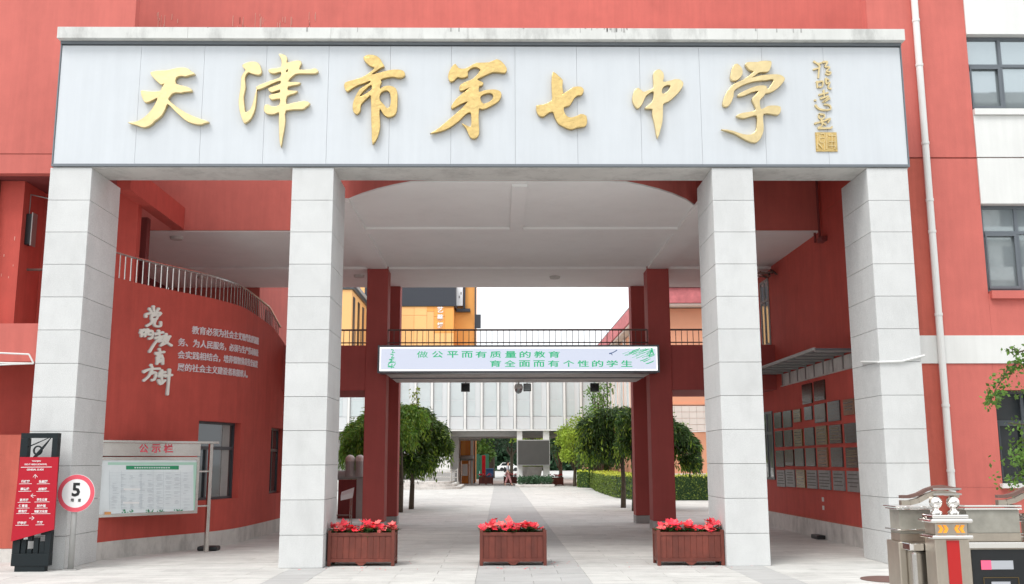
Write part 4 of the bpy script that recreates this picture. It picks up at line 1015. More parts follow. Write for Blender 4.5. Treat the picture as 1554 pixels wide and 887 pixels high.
gpost(3.905, -7.4); gpost(4.80, -7.4); gmid(4.065, 4.64, -7.4)
B(4.09, 4.60, -7.356, -7.351, 0, .89).build('black_panel', 'black', RG)
B(4.17, 4.26, -7.362, -7.357, .715, .795).build('display', 'display_pink', RG); B(4.261, 4.46, -7.362, -7.357, .717, .793).build('display', 'display_white', RG)
m_ = MB(); m_.box(4.18, 4.50, -7.362, -7.357, .642, .648); m_.box(4.18, 4.186, -7.362, -7.357, 0, .641); m_.box(4.494, 4.50, -7.362, -7.357, 0, .641); m_.build('yellow_outline', 'plaque_gold', RG)
B(4.25, 4.42, -7.362, -7.357, .45, .61).build('display', 'display_white', RG)
# left end cabinet, a little farther
B(3.60, 3.96, -6.95, -6.65, 0, .93).build('cabinet', 'steel_brushed', RG, bevel=.01)
B(3.66, 3.96, -7.12, -6.96, 0, .86).build('cabinet', 'steel', RG, bevel=.03)
B(3.62, 3.97, -7.16, -6.94, .862, .93).build('ledge', 'chrome', RG, bevel=.008)
B(3.63, 3.93, -6.93, -6.70, .932, 1.0).build('box_base', 'steel_brushed', RG); B(3.63, 3.93, -6.93, -6.70, 1.002, 1.22).build('lamp_box', 'lamp_glass', RG)
for z, e_ in ((1.222, .02), (1.245, .035), (1.03, .03)): B(3.62-e_, 3.93+e_, -6.94-e_, -6.69+e_, z, z+.016).build('box_lid', 'chrome', RG, bevel=.004)

# manhole
P = pZ(1350, 880)
t = MB().lathe((P.x, P.y, .004), [(0, .006), (.34, .006), (.40, .006), (.40, 0)], 36).build('manhole_cover', 'rust_iron'); tag(t, 'round reddish manhole cover on the paving right of the gate', 'manhole cover')

# ------------------------------------------------------------------ foliage helpers
def leaf_cards(mb, pts, size, rr, droop=0.):
    for p in pts:
        a = Vector((rr.gauss(0, 1), rr.gauss(0, 1), rr.gauss(0, 1)-droop)).normalized(); b = a.orthogonal().normalized(); b.rotate(Matrix.Rotation(rr.uniform(0, 6.28), 3, a))
        s_ = size*rr.uniform(.6, 1.4); p = Vector(p)
        mb.quad(p, p+a*s_*.5+b*s_*.3, p+a*s_, p+a*s_*.5-b*s_*.3)
def umbrella_tree(px0, py0, lobes, zfork, lb, grp, m, seed, nleaf=22000, deep=.9):
    rr = random.Random(seed); g0 = pZ(px0, py0); xc, yc = g0.x, g0.y
    t = thing('umbrella_tree', lb, 'tree', (xc, yc, 0), grp)
    pts = [(xc, yc, 0), (xc+.03, yc, .9), (xc-.02, yc+.02, zfork-.4), (xc+.03, yc, zfork)]
    MB().tube(pts, [.10, .08, .075, .06], 8).build('trunk', 'bark', t, smooth=True)
    L3 = []
    for px, py, hw, hh in lobes:
        for rep in range(2):
            Y = yc+rr.uniform(-deep, deep); c = pY(px+rr.uniform(-4, 4), py, Y); k = (Y-CAM.y)/F
            L3.append((c.x, Y, c.z, hw*k, hh*k))
    lm = MB()
    for x, y, z, w, h in L3:
        mid = ((xc+x)/2+rr.uniform(-.1, .1), (yc+y)/2, max(zfork, z)+.1)
        lm.tube([pts[-1], mid, (x, y, z+h*.5)], [.035, .025, .01], 5)
    lm.build('limbs', 'bark', t)
    P, T = MB(), MB(); per = nleaf//len(L3)
    for x, y, z, w, h in L3:
        for k in range(per//8):
            a = rr.uniform(0, 6.283); q = rr.random()**.5; rad = w*q*rr.uniform(.92, 1.04)
            sx, sy = math.cos(a), math.sin(a)
            zt = z+h*math.sqrt(max(0, 1-q*q))*.9+rr.gauss(0, .03)            # umbrella cap
            ln = h*rr.uniform(.35, 1.45)*(.35+.65*q)                            # strands hang longest at the rim
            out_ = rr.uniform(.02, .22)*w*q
            tip = rr.random() < .12+.5*max(0., (sx if xc < 0 else -sx))*q  # some paler young tips; more towards the plaza, daylight there painted as leaf colour
            for j in range(8):
                u = (j+rr.random())/8; zz = zt-ln*u*u; 
                if zz < 1.02: break
                p = Vector((x+sx*(rad+out_*u)+rr.gauss(0, .03), y+sy*(rad+out_*u)+rr.gauss(0, .03), zz))
                d = Vector((sx*(1-u)*.8+rr.gauss(0, .35), sy*(1-u)*.8+rr.gauss(0, .35), -.25-u+rr.gauss(0, .25))).normalized()
                sd_ = d.cross(Vector((rr.gauss(0, 1), rr.gauss(0, 1), .6))).normalized(); L = rr.uniform(.09, .20)
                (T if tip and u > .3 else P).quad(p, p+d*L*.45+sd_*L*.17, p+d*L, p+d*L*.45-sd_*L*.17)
    for k in range(70):                                                       # loose fronds standing out of the caps
        x, y, z, w, h = rr.choice(L3); a = rr.uniform(0, 6.283); q = rr.uniform(.3, 1); b0 = Vector((x+math.cos(a)*w*q, y+math.sin(a)*w*q, z+h*math.sqrt(1-q*q)*.85))
        d0 = Vector((math.cos(a)*.8, math.sin(a)*.8, rr.uniform(.1, 1.1))).normalized(); Lf = rr.uniform(.15, .5)
        for j in range(9):
            u = j/8; p = b0+d0*Lf*u+Vector((0, 0, -.35*Lf*u*u)); d = Vector((rr.gauss(0, 1), rr.gauss(0, 1), rr.gauss(-.2, .5))).normalized(); sd_ = d.orthogonal().normalized(); L = rr.uniform(.07, .13)
            (T if rr.random() < .5 else P).quad(p, p+d*L*.45+sd_*L*.2, p+d*L, p+d*L*.45-sd_*L*.2)
    P.build('crown', m, t); T.build('young_lit_leaves', 'leaf_tip', t); return t
G_ = 'umbrella trees flanking the path'
umbrella_tree(607, 778, [(556, 668, 34, 34), (580, 648, 36, 30), (540, 690, 20, 26), (612, 640, 34, 26), (570, 700, 30, 26), (600, 665, 30, 30)], 2.5, 'umbrella shaped tree with dark trunk, nearer of the left pair', G_, 'leaf_tree_left', 1)
umbrella_tree(624, 773, [(622, 640, 34, 26), (648, 660, 30, 24), (668, 682, 17, 24), (632, 684, 34, 28), (614, 712, 26, 22), (640, 706, 20, 18)], 2.6, 'umbrella shaped tree with light green hanging tips, farther of the left pair', G_, 'leaf_tree_left', 2)
umbrella_tree(963, 776, [(966, 644, 30, 26), (992, 650, 32, 26), (1020, 664, 28, 24), (1042, 684, 20, 24), (985, 684, 30, 24), (960, 676, 22, 22), (1050, 704, 11, 14)], 2.5, 'umbrella shaped tree with dark trunk, nearer of the right pair', G_, 'leaf_tree_right', 3)
umbrella_tree(946, 771, [(906, 660, 26, 30), (926, 642, 28, 24), (938, 682, 20, 18), (950, 638, 26, 20), (914, 690, 22, 16), (895, 680, 14, 20)], 2.6, 'umbrella shaped tree with dense dark crown, farther of the right pair', G_, 'leaf_tree_right', 4)
# upright shoots above the crowns
def shoot(px, py0, py1, Y, lb, seed, m='leaf_lime', n=90):
    rr = random.Random(seed); a = pY(px, py0, Y); b = pY(px+rr.uniform(-4, 4), py1, Y)
    t = thing('young_shoot', lb, 'branch', a, 'bright shoots above the umbrella trees')
    MB().tube([a, a.lerp(b, .5)+Vector((.05, 0, 0)), b], [.02, .014, .006], 5).build('stem', 'bark', t)
    P = [a.lerp(b, rr.random()**.9)+Vector((rr.gauss(0, .11), rr.gauss(0, .11), rr.gauss(0, .06))) for _ in range(n)]
    m_ = MB(); leaf_cards(m_, P, .12, rr); m_.build('leaves', m, t)
shoot(634, 640, 590, 19.4, 'tall light green shoot rising above the left umbrella trees', 1); shoot(622, 640, 612, 19.4, 'short light green shoot left of the tall one on the left trees', 2); shoot(655, 655, 632, 19.4, 'dark twiggy shoot at the right of the left trees', 3, 'leaf_mid', 60)

def bushy_tree(xc, yc, r, zt, zb, lb, m, seed, n=5000, size=.22, trunk=.12, name='tree', grp=None, lobes=9, trunk_h=None):
    rr = random.Random(seed); t = thing(name, lb, 'tree', (xc, yc, 0), grp)
    zc = (zt+zb)/2; MB().tube([(xc, yc, 0), (xc+.05, yc, zb), (xc, yc, zc)], [trunk, trunk*.8, trunk*.4], 8).build('trunk', 'bark', t)
    lob = [(xc+rr.uniform(-.65, .65)*r, yc+rr.uniform(-.65, .65)*r, zc+rr.uniform(-.55, .6)*(zt-zb)/2, r*rr.uniform(.35, .6)) for _ in range(lobes)]
    lm = MB()
    for l in lob: lm.tube([(xc, yc, zb*.9), (l[0], l[1], l[2])], [trunk*.4, .02], 5)
    lm.build('limbs', 'bark', t)
    P = []
    for lx, ly, lz, lr in lob:
        for k in range(n//lobes):
            v = Vector((rr.gauss(0, 1), rr.gauss(0, 1), rr.gauss(0, 1))).normalized()*lr*rr.uniform(.55, 1.05); P.append((lx+v.x, ly+v.y, lz+v.z*.8))
    c = MB(); leaf_cards(c, P, size, rr); c.build('crown', m, t); return t
a = pY(880, 690, 50.5); bushy_tree(a.x, 50.5, 1.7, 5.0, 1.3, 'bright yellow green tree behind the hedge end', 'leaf_lime', 11, 4200, .16, lobes=10)
a = pY(912, 690, 43); bushy_tree(a.x, 43, 1.4, 4.6, .5, 'dark green tree between the hedge and the right umbrella trees', 'leaf_mid', 12, 3600, .14)
a = pY(908, 620, 44); bushy_tree(a.x, 44, 1.1, 7.0, 3.4, 'thin leafed tree rising over the right umbrella trees', 'leaf_mid', 13, 1100, .15, lobes=12)
a = pY(871, 680, 51.6); bushy_tree(a.x, 51.6, 1.2, 4.3, 1.2, 'light green tree right of the dark display screen', 'leaf_lime', 14, 2400, .16)

a = pY(899, 700, 49); bushy_tree(a.x, 49, 1.25, 3.0, .25, 'dark green bush low between the yellow green tree and the hedge', 'leaf_tree_right', 15, 3600, .15, name='bush')
# ------------------------------------------------------------------ hedge
def hedge(poly, h, lb, seed, n=11000, name='hedge'):
    rr = random.Random(seed); t = thing(name, lb, 'hedge', (poly[0][0], poly[0][1], 0))
    cxm = sum(p[0] for p in poly)/len(poly); cym = sum(p[1] for p in poly)/len(poly)
    inn = [(p[0]+(cxm-p[0])*.02, p[1]+(cym-p[1])*.02+.05) for p in poly]
    MB().prism(inn, 0, h-.10).build('branches', 'leaf_deep', t, fix=True)
    P = []; Q = []; per = []; L = 0
    for i in range(len(poly)):
        a = Vector(poly[i]); b = Vector(poly[(i+1) % len(poly)]); per.append((a, b, (b-a).length)); L += (b-a).length
    for a, b, l in per:
        for k in range(int(n*.8*l/L)):
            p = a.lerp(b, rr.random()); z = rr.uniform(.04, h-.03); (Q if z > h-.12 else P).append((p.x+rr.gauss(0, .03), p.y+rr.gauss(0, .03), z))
    xs = [p[0] for p in poly]; ys = [p[1] for p in poly]
    def inside(x, y):
        c = False; j = len(poly)-1
        for i in range(len(poly)):
            if (poly[i][1] > y) != (poly[j][1] > y) and x < (poly[j][0]-poly[i][0])*(y-poly[i][1])/(poly[j][1]-poly[i][1])+poly[i][0]: c = not c
            j = i
        return c
    k = 0
    while k < n*.5:
        x, y = rr.uniform(min(xs), max(xs)), rr.uniform(min(ys), max(ys)); k += 1
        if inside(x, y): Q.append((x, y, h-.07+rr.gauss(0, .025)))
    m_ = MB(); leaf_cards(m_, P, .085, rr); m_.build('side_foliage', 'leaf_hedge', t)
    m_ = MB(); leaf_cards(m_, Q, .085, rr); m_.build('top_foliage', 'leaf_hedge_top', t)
fr = [pZ(q, w) for q, w in ((1100, 760), (1050, 760), (1000, 760), (960, 759), (935, 756), (915, 750), (903, 745), (897, 741))]
poly = [(p.x, p.y) for p in fr]; back = [(p.x+(.9 if i > 3 else 0)+.3, p.y+ (1.6 if i <= 3 else .9)) for i, p in enumerate(fr)][::-1]
hedge(poly+back, 1.12, 'long clipped hedge with bright yellow green top curving beyond the right columns', 3, 15000)
a = pZ(893, 741); b = pZ(878, 736.5)
hedge([(a.x, a.y), (a.x-.55, a.y+1.5), (a.x-.2, a.y+5.5), (a.x+1.2, a.y+5.5), (a.x+1.1, a.y+.6)], 1.12, 'short clipped hedge block beyond the end of the long hedge', 4, 3500)

# ------------------------------------------------------------------ white block with passage, behind
WB = thing('white_block', 'white panelled block on piers with tall windows across the far end of the yard', 'building', (0, 56, 0))
FY = 52.2; xa, xb = -22, 7.35; zs = 3.76
B(xa, xb, FY+.12, 59.4, zs+.1, 8.9).build('wall', 'curtain_wall', WB)
B(xa, xb, FY-.12, FY+.5, zs, zs+.10).build('ledge', 'white_paint', WB)
B(xa, xb, FY+1.0, 59.4, zs-.35, zs-.001).build('beam', 'plinth_grey', WB)
st = pY(680.5, 620, FY).x; pit = (pY(856.5, 620, FY).x-st)/7
i = -16
while True:
    x = st+pit*i
    if x > xb: break
    if x > xa:
        B(x-.075, x+.075, FY-.10, FY+.119, zs+.101, 8.9).build('fin', 'white_paint', WB)
        if x+pit < xb+.2:
            w = B(x+.112, x+pit-.112, FY+.06, FY+.118, zs+1.0, 7.6).build('window', 'curtain_wall', WB)
            for zz0, zz1 in ((zs+1.03, 5.85), (5.90, 7.55)): B(x+.16, x+pit-.16-(.28 if i % 2 else 0), FY+.045, FY+.059, zz0, zz1).build('pane', 'glass_pale', w)
            B(x+.112, x+pit-.112, FY+.03, FY+.118, zs+.13, zs+.97).build('spandrel', 'curtain_wall', WB)
    i += 1
for px0, px1, py in ((661, 683, 732), (824.5, 834, 738), (784.7, 792.8, 738), (930, 945, 735)):
    a = pY(px0, 700, 52.3).x; b = pY(px1, 700, 52.3).x; B(a, b, 52.3, 52.3+(1.0 if px0 == 661 else .5), 0, zs-.001).build('pier', 'white_paint', WB)
for px0, px1 in ((684, 696),): a = pY(px0, 700, 54).x; b = pY(px1, 700, 54).x; B(a, b, 54, 54.6, 0, zs-.36).build('pier', 'plinth_grey', WB)
B(-22, -4.6, 56, 56.2, 0, zs-.36).build('rear_wall', 'plinth', WB)
B(-22, -6.0, 53.5, 53.7, 0.6, zs-.36).build('entrance_wall', 'plinth_grey', WB)
# dark display screen between the piers
t = thing('display_screen', 'large switched off grey display screen mounted between the two piers', 'screen', (2.2, 51.6, 1.4))
B(1.10, 3.33, 51.9, 52.28, 1.40, 3.14).build('case', 'plinth_grey', t)
B(1.15, 3.28, 51.88, 51.899, 1.46, 3.08).build('panel', 'screen_dark', t)
# ground bed and bowl
t = thing('planted_bed', 'low bed of dark green bushes with a stone kerb under the display screen', 'flower bed', (2.2, 51, 0))
B(.95, 3.55, 50.2, 52.2, 0, .16).build('kerb', 'plinth', t, bevel=.03)
rr = random.Random(8); m_ = MB(); leaf_cards(m_, [(rr.uniform(1.15, 3.4), rr.uniform(50.4, 52), .15+.42*rr.random()**.5+.12*math.sin(rr.uniform(0, 6))) for _ in range(1800)], .13, rr); m_.build('bushes', 'leaf_blue', t)
t = thing('stone_bowl', 'flared stone planter with clipped green plants behind the display screen', 'planter', (2.2, 56, 0))
MB().hexa([(1.6, 56, 0), (2.75, 56, 0), (2.75, 57, 0), (1.6, 57, 0), (1.35, 55.8, 1.3), (3.0, 55.8, 1.3), (3.0, 57.2, 1.3), (1.35, 57.2, 1.3)]).build('bowl', 'plinth', t)
m_ = MB(); leaf_cards(m_, [(rr.uniform(1.3, 3.05), rr.uniform(55.8, 57.2), rr.uniform(1.3, 1.6)) for _ in range(700)], .13, rr); m_.build('plants', 'leaf_lime', t)
# far flower boxes
for lb, px, py in (('small far flower box left of the walking woman', 737.5, 736), ('small far flower box right of the display screen', 844, 737), ('small far flower box half hidden by the left screen pier', 775, 735)):
    a = pZ(px, py); nm = lb.split(' ', 4)[4]
    flower_box(lb, a.x, a.y, 'far flower boxes', wd=1.05)
    for i in range(6): plant(a.x-.4+i*.16, a.y+.25, .48, 1.5, 'small red flowering plant in the far box '+('left of' if px < 740 else 'beside' if px < 780 else 'right of')+' the screen area', 'flowers in the far box '+('left of the woman' if px < 740 else 'by the screen pier' if px < 780 else 'right of the screen'), 900+i+px)

# woman walking
a = pZ(770.5, 738)
WM = thing('person', 'woman in grey top and pink trousers with a black shoulder bag, walking right', 'person', (a.x, a.y, 0))
def skin(name, V, E, R, m, par):
    me = bpy.data.meshes.new(name); me.from_pydata([(a.x+v[0], a.y+v[1], v[2]) for v in V], E, [])
    for v in me.vertices: v.co -= WM.location
    o = bpy.data.objects.new(name, me); COL.objects.link(o); o.parent = par
    md = o.modifiers.new('skin', 'SKIN'); md.use_smooth_shade = True
    for i, r in enumerate(R): me.skin_vertices[0].data[i].radius = (r, r) if not isinstance(r, tuple) else r
    me.skin_vertices[0].data[0].use_root = True
    sb = o.modifiers.new('sub', 'SUBSURF'); sb.levels = 1; sb.render_levels = 1
    me.materials.append(M[m]); return o
skin('body', [(0,0,.92),(0,0,1.15),(.02,0,1.38),(.03,0,1.47),(.05,0,1.56),(.05,0,1.66), (.0,-.17,1.36),(-.04,-.2,1.1),(.06,-.2,.9),(.09,-.2,.83), (.02,.17,1.36),(.04,.2,1.1),(.14,.2,.92),(.17,.2,.85),
   (.02,-.09,.88),(.16,-.09,.50),(.28,-.09,.10),(.38,-.09,.05), (0,.09,.88),(-.04,.09,.5),(-.20,.09,.12),(-.12,.09,.04)],
   [(0,1),(1,2),(2,3),(3,4),(4,5),(2,6),(6,7),(7,8),(8,9),(2,10),(10,11),(11,12),(12,13),(0,14),(14,15),(15,16),(16,17),(0,18),(18,19),(19,20),(20,21)],
   [.13,.11,.12,.05,.085,.075,.05,.038,.03,.03,.05,.038,.03,.03,.085,.055,.035,.03,.085,.055,.035,.03], 'skin', WM)
skin('grey_top', [(0,0,.90),(0,0,1.15),(.02,0,1.38),(.025,0,1.43),(.0,-.18,1.36),(-.04,-.21,1.1),(.02,.18,1.36),(.04,.21,1.1)], [(0,1),(1,2),(2,3),(2,4),(4,5),(2,6),(6,7)], [.16,.135,.15,.07,.066,.055,.066,.055], 'cloth_blue', WM)
skin('pink_trousers', [(0,0,.95),(.02,-.09,.86),(.15,-.09,.50),(.25,-.09,.18),(0,.09,.86),(-.04,.09,.5),(-.17,.09,.2)], [(0,1),(1,2),(2,3),(0,4),(4,5),(5,6)], [.15,.11,.085,.07,.11,.085,.07], 'cloth_pink', WM)
MB().sphere((a.x+.02, a.y, 1.66), .10, .105, .09).build('hair', 'hair', WM, smooth=True)
MB().sphere((a.x-.06, a.y, 1.58), .06, .08, .10).build('hair', 'hair', WM, smooth=True)
t = MB().sphere((a.x-.20, a.y-.08, 1.12), .10, .13, .19).build('shoulder_bag', 'black', smooth=True); tag(t, 'black bag carried at the back of the walking woman', 'bag')

# ------------------------------------------------------------------ entrance steps and ramp at left
t = thing('entrance_steps', 'three pale stone steps with rounded corner before the left entrance', 'steps', (-6, 47, 0))
for i in range(3):
    pts = []; x1 = -2.55-.35*i; y0 = 46.3+.5*i-1.2
    pts = [(-14, 53), (-14, y0-1.5)]+[(x1-2.2+2.2*math.sin(u), y0+.9-2.4*math.cos(u)*.45) for u in [k*math.pi/2/6 for k in range(7)]]+[(x1, 53)]
    MB().prism(pts, .15*i+.002*i, .15*(i+1)).build('step', 'plinth', t, fix=True)
t = thing('ramp_railing', 'low steel ramp railing on the entrance steps', 'railing', (-4, 47.5, .45))
for z in (.75, 1.05, 1.2): MB().tube([(-9, 47.3, z+.5), (-6.2, 47.3, z+.05), (-3.2, 47.3, z-.05), (-2.75, 46.2, z-.05)], .03, 6).build('rail', 'steel', t)
for x, y in ((-9, 47.3), (-7.5, 47.3), (-6, 47.3), (-4.6, 47.3), (-3.2, 47.3), (-2.75, 46.2)): MB().cyl((x, y, .3 if x > -3 else .45), (x, y, 1.25), .035, n=6).build('post', 'steel', t)
B(-5.2, -3.0, 48.2, 48.4, .45, 1.05).build('low_panel', 'plinth_grey', t)
t = MB().box(-5.25, -4.95, 52.25, 52.29, 1.55, 1.95).build('wall_sign', 'bin_blue'); tag(t, 'small dark blue sign beside the wide white pier', 'sign')

# orange building
OB = thing('orange_building', 'orange and ochre panelled building with dark cornice beyond the bridge on the left', 'building', (-7, 62, 0))
B(-10.54, -3.70, 60.2, 75, 0, 13.7).build('core', 'orange_a', OB)
rr = random.Random(21); x = -10.5
while x < -3.72:
    w = rr.choice((.55, .85, .85, 1.0)); w = min(w, -3.7-x); z = 9.0
    if w < .1: break
    z = 7
    while z < 13.65:
        h = min(rr.choice((1.3, 2.0, 3.0)), 13.7-z); B(x+.01, x+w-.01, 60.10, 60.19, z+.01, z+h-.01).build('panel', rr.choice(('orange_a', 'orange_b', 'orange_b', 'orange_a') if h < 2.5 else ('orange_a', 'orange_b')), OB); z += h
    x += w
B(-10.7, -3.55, 60.0, 75, 13.72, 15.6).build('cornice', 'slate', OB)
B(-3.54, -3.50, 60.0, 75, 13.6, 13.9).build('eave_line', 'slate', OB)
B(-3.69, -2.12, 62, 70, 0, 19).build('tower', 'orange_a', OB); B(-3.1, -2.5, 61.9, 61.99, 0, 10.8).build('panel', 'orange_c', OB); B(-3.69, -3.25, 61.9, 61.99, 0, 11).build('panel', 'orange_c', OB)
B(-2.1, -2.0, 61.8, 62.1, 0, 19).build('corner_strip', 'slate', OB)
B(-3.6, -3.05, 61.6, 61.98, 14.0, 18).build('white_sign', 'white_print', OB); B(-3.0, -2.85, 61.6, 61.98, 13.8, 18).build('sign_frame', 'slate', OB); B(-3.6, -2.45, 61.5, 61.98, 13.5, 13.75).build('sign_frame', 'slate', OB)
B(-3.36, -3.30, 61.58, 61.6, 14.6, 14.8).build('sign_mark', 'black', OB); B(-3.22, -3.16, 61.58, 61.6, 14.9, 15.1).build('sign_mark', 'black', OB)
B(-2.0, -1.6, 61.7, 61.95, 12.2, 13.3).build('lamp', 'slate', OB)
for i, ch in enumerate('艺馨楼'):
    me = text_mesh(ch, 'white_print', .02, .02); p_ = pY(668, 470+i*12, 60.05); fit_mesh(me, p_.x-.24, p_.x+.24, p_.z-.24, p_.z+.24); map_mesh(me, lambda X, Yy, Z: Vector((X, 60.06-Z, Yy))); mesh_child('wall_character', me, OB)
# receding side wing at far left
B(-14, -10.55, 52.4, 60, 8.95, 13.7).build('side_wing', 'orange_b', OB)
for i in range(3): B(-10.548, -10.50, 53.0+i*2.4, 53.0+i*2.4+.8, 9, 13.3).build('window_strip', 'black' if i % 2 else 'slate', OB)
B(-14, -10.40, 52.3, 60, 13.72, 14.0).build('eave_line', 'frame_dark', OB); B(-14, -10.36, 52.3, 60, 14.01, 14.3).build('eave_line', 'plinth_grey', OB)
for i in range(4): B(-16+i*1.6, -15.2+i*1.6, 70, 71, 0, 19).build('rear_slab', 'plinth_grey' if i % 2 else 'orange_b', OB)
# orange kiosk with tiled canopies under the block
t = thing('orange_kiosk', 'orange kiosk wall with grey tiled canopies under the far block', 'kiosk', (-3.2, 61, 0))
kx = lambda px, Y=61.3: pY(px, 700, Y).x
B(kx(699), kx(714), 61.2, 61.6, 0, 4.2).build('wall', 'orange_c', t); B(kx(714.2), kx(718), 61.1, 61.6, 0, 3.7).build('corner_post', 'white_paint', t); B(kx(700), kx(706), 61.14, 61.19, 2.1, 3.4).build('panel', 'orange_a', t)
B(kx(689), kx(698.6), 61.2, 61.6, 0, 4.2).build('white_wall', 'white_paint', t); B(kx(694), kx(696), 61.14, 61.19, 1.6, 3.0).build('slot_window', 'slate', t)
for z, a0_, a1_ in ((3.35, 692, 730), (1.85, 693, 718)):
    m_ = MB(); x0_, x1_ = kx(a0_, 60.2), kx(a1_, 60.2); n = 9
    for i in range(n): u = x0_+(x1_-x0_)*i/n; m_.hexa([(u, 59.7, z-.1), (u+.2, 59.7, z-.1), (u+.2, 61.1, z+.12), (u, 61.1, z+.12), (u, 59.7, z+.05), (u+.2, 59.7, z+.05), (u+.2, 61.1, z+.30), (u, 61.1, z+.30)])
    m_.build('tile_canopy', 'tile_grey', t)
for px in (700, 712): MB().cyl((kx(px, 60), 60, 0), (kx(px, 60), 60, 1.8), .05).build('post', 'steel', t)
B(kx(702), kx(710), 60.5, 60.6, .6, 1.5).build('notice', 'white_print', t)
a = pZ(743, 727)
t = thing('blue_bin', 'blue wheeled rubbish bin beyond the far flower box', 'bin', (a.x, 72, 0)); x = pY(743, 715, 72).x
B(x-.33, x+.33, 72, 72.7, .12, .95).build('body', 'bin_blue', t, bevel=.04); B(x-.37, x+.37, 71.9, 72.8, .96, 1.06).build('lid', 'bin_blue', t, bevel=.03)
for s_ in (-1, 1): MB().cyl((x+s_*.22, 72.74, .1), (x+s_*.30, 72.74, .1), .1).build('wheel', 'black', t)
t = thing('green_fence', 'green mesh construction fence beyond the passage', 'fence', (-3, 80, 0))
gx = pY(714, 700, 80).x
for i in range(4): B(gx+i*.45, gx+.42+i*.45, 80, 80.05, 0, 2.3+.1*(i % 2)).build('sheet', 'fence_green', t)
gx = pY(734, 700, 70).x; t = B(gx-.15, gx+.15, 70, 70.3, 0, 2.2).build('red_post', 'sign_red', bevel=.03); tag(t, 'narrow red upright banner post by the blue bin', 'banner')
# trees beyond the passage
for i, (px, Y, r, zt, zb, m, lb) in enumerate([(745, 88, 3.6, 8.5, 2.4, 'leaf_blue', 'big dark tree with thick trunk seen through the far passage, left'), (776, 95, 3.2, 8.5, 2.4, 'leaf_blue', 'big dark tree seen through the far passage, left of the screen'), (712, 84, 2.6, 4.6, 1.5, 'leaf_mid', 'lower green tree by the green fence'), (808, 90, 3.0, 8, 2.5, 'leaf_lime', 'light green tree seen above the display screen'),
        (850, 80, 2.0, 7, .8, 'leaf_blue', 'dark green tree right of the display screen, far'), (880, 85, 2.6, 7, 1.0, 'leaf_mid', 'green tree behind the yellow green one, far')]):
    bushy_tree(pY(px, 690, Y).x, Y, r, zt, zb, lb, m, 30+i, 3000, .34, .42 if i == 0 else .2, grp='trees beyond the far passage')
t = thing('parked_car', 'white car parked far beyond the passage', 'car', (-.6, 158, 0)); x = pY(772, 712, 158).x
MB().slabY([(x-2, .3), (x+2, .3), (x+2, .8), (x+1.1, .95), (x+.6, 1.45), (x-1.1, 1.45), (x-1.7, .9), (x-2, .85)], 158, 159.7).build('body', 'white_paint', t, fix=True)
MB().slabY([(x-1.4, .95), (x+.95, .95), (x+.55, 1.38), (x-1.05, 1.38)], 157.98, 157.999).build('window', 'glass_dark', t, fix=True)
for s_ in (-1.2, 1.2): MB().cyl((x+s_, 157.95, .32), (x+s_, 158.2, .32), .32, n=14).build('wheel', 'black', t)
# dark street wall beyond, so the far view is closed by greenery
rr = random.Random(77); m_ = MB(); leaf_cards(m_, [(rr.uniform(-22, 32), rr.uniform(166, 172), 9*rr.random()) for _ in range(20000)], 1.3, rr); g_ = m_.build('far_greenery', 'leaf_blue', kind='stuff'); g_['label'] = 'mass of dark trees closing the far street'

# salmon building at right
SM = thing('salmon_building', 'salmon building with pink parapet and cream tiled band beyond the right columns', 'building', (11, 40, 0))
B(7.6, 22, 31.2, 80, 0, 9.05).build('wall', 'salmon', SM)
B(7.1, 22, 30.5, 80, 9.1, 9.2).build('eave_soffit', 'cream_tile', SM); B(7.0, 22, 30.4, 80, 9.21, 9.95).build('parapet', 'pink_fascia', SM)
B(7.0, 22, 30.3, 80, 9.96, 10.02).build('parapet_cap', 'frame_dark', SM)
B(7.55, 22, 31.10, 31.19, 4.34, 4.40).build('cornice_line', 'salmon', SM)
me = box_mesh('tile', 'cream_tile', .345, .05, .285)
for r in range(4):
    for c in range(22): piece('tile', me, (7.75+c*.355, 31.15, 3.25+r*.30), SM)
for r in range(1):
    for c in range(22): piece('tile', me, (7.75+c*.355, 31.15, .95+.0), SM)
m_ = MB().tube([(7.6+i*.5, 31.0, 2.95+.12*math.sin(i*.35)) for i in range(14)], .03, 5); m_.build('arch_trim', 'white_paint', SM)
for i in range(12):
    y = 36+i*3.0; w = B(7.54, 7.598, y, y+1.1, 4.8, 8.2).build('window', 'white_paint', SM); B(7.52, 7.539, y+.12, y+.98, 4.9, 8.1).build('pane', 'glass_pale', w)
    B(7.45, 7.598, y+1.3, y+1.6, 4.0, 9.0).build('pilaster', 'white_paint', SM)
# things under the left gallery
t = thing('exhaust_ducts', 'grey exhaust ducts with round caps beyond the left columns', 'duct', (-5, 14, 0))
P1 = pY(531, 718, 14); P2 = pY(546, 718, 14)
for P_ in (P1, P2):
    MB().cyl((P_.x, 14, 1.25), (P_.x, 14, 1.75), .14, n=14).build('duct', 'plinth_grey', t, smooth=False); MB().sphere((P_.x, 14, 1.75), .15, n=14, m=8).build('cap', 'plinth', t, smooth=True)
MB().tube([(P1.x-.8, 14.1, 1.3), (P2.x+.2, 14.1, 1.3)], .13, 12).build('duct', 'plinth_grey', t)
B(P1.x-.35, P2.x-.1, 14.05, 14.6, 0, 1.15).build('cabinet', 'red_dark', t); B(P2.x-.09, P2.x+.3, 14, 14.6, 0, 1.2).build('cabinet', 'plinth_grey', t)
t = thing('display_stand', 'small white slanted display board on a steel stand behind the left middle pillar', 'stand', (-4.4, 9.8, 0))
p_ = [pY(a_, b_, 9.8) for a_, b_ in ((517, 753), (536.5, 746), (535, 756), (517, 760))]
MB().hexa([p_[3], p_[2], p_[2]+Vector((0, .12, .1)), p_[3]+Vector((0, .12, .1)), p_[0], p_[1], p_[1]+Vector((0, .12, .1)), p_[0]+Vector((0, .12, .1))]).build('board', 'white_print', t, fix=True)
x_ = pY(531, 760, 9.8).x
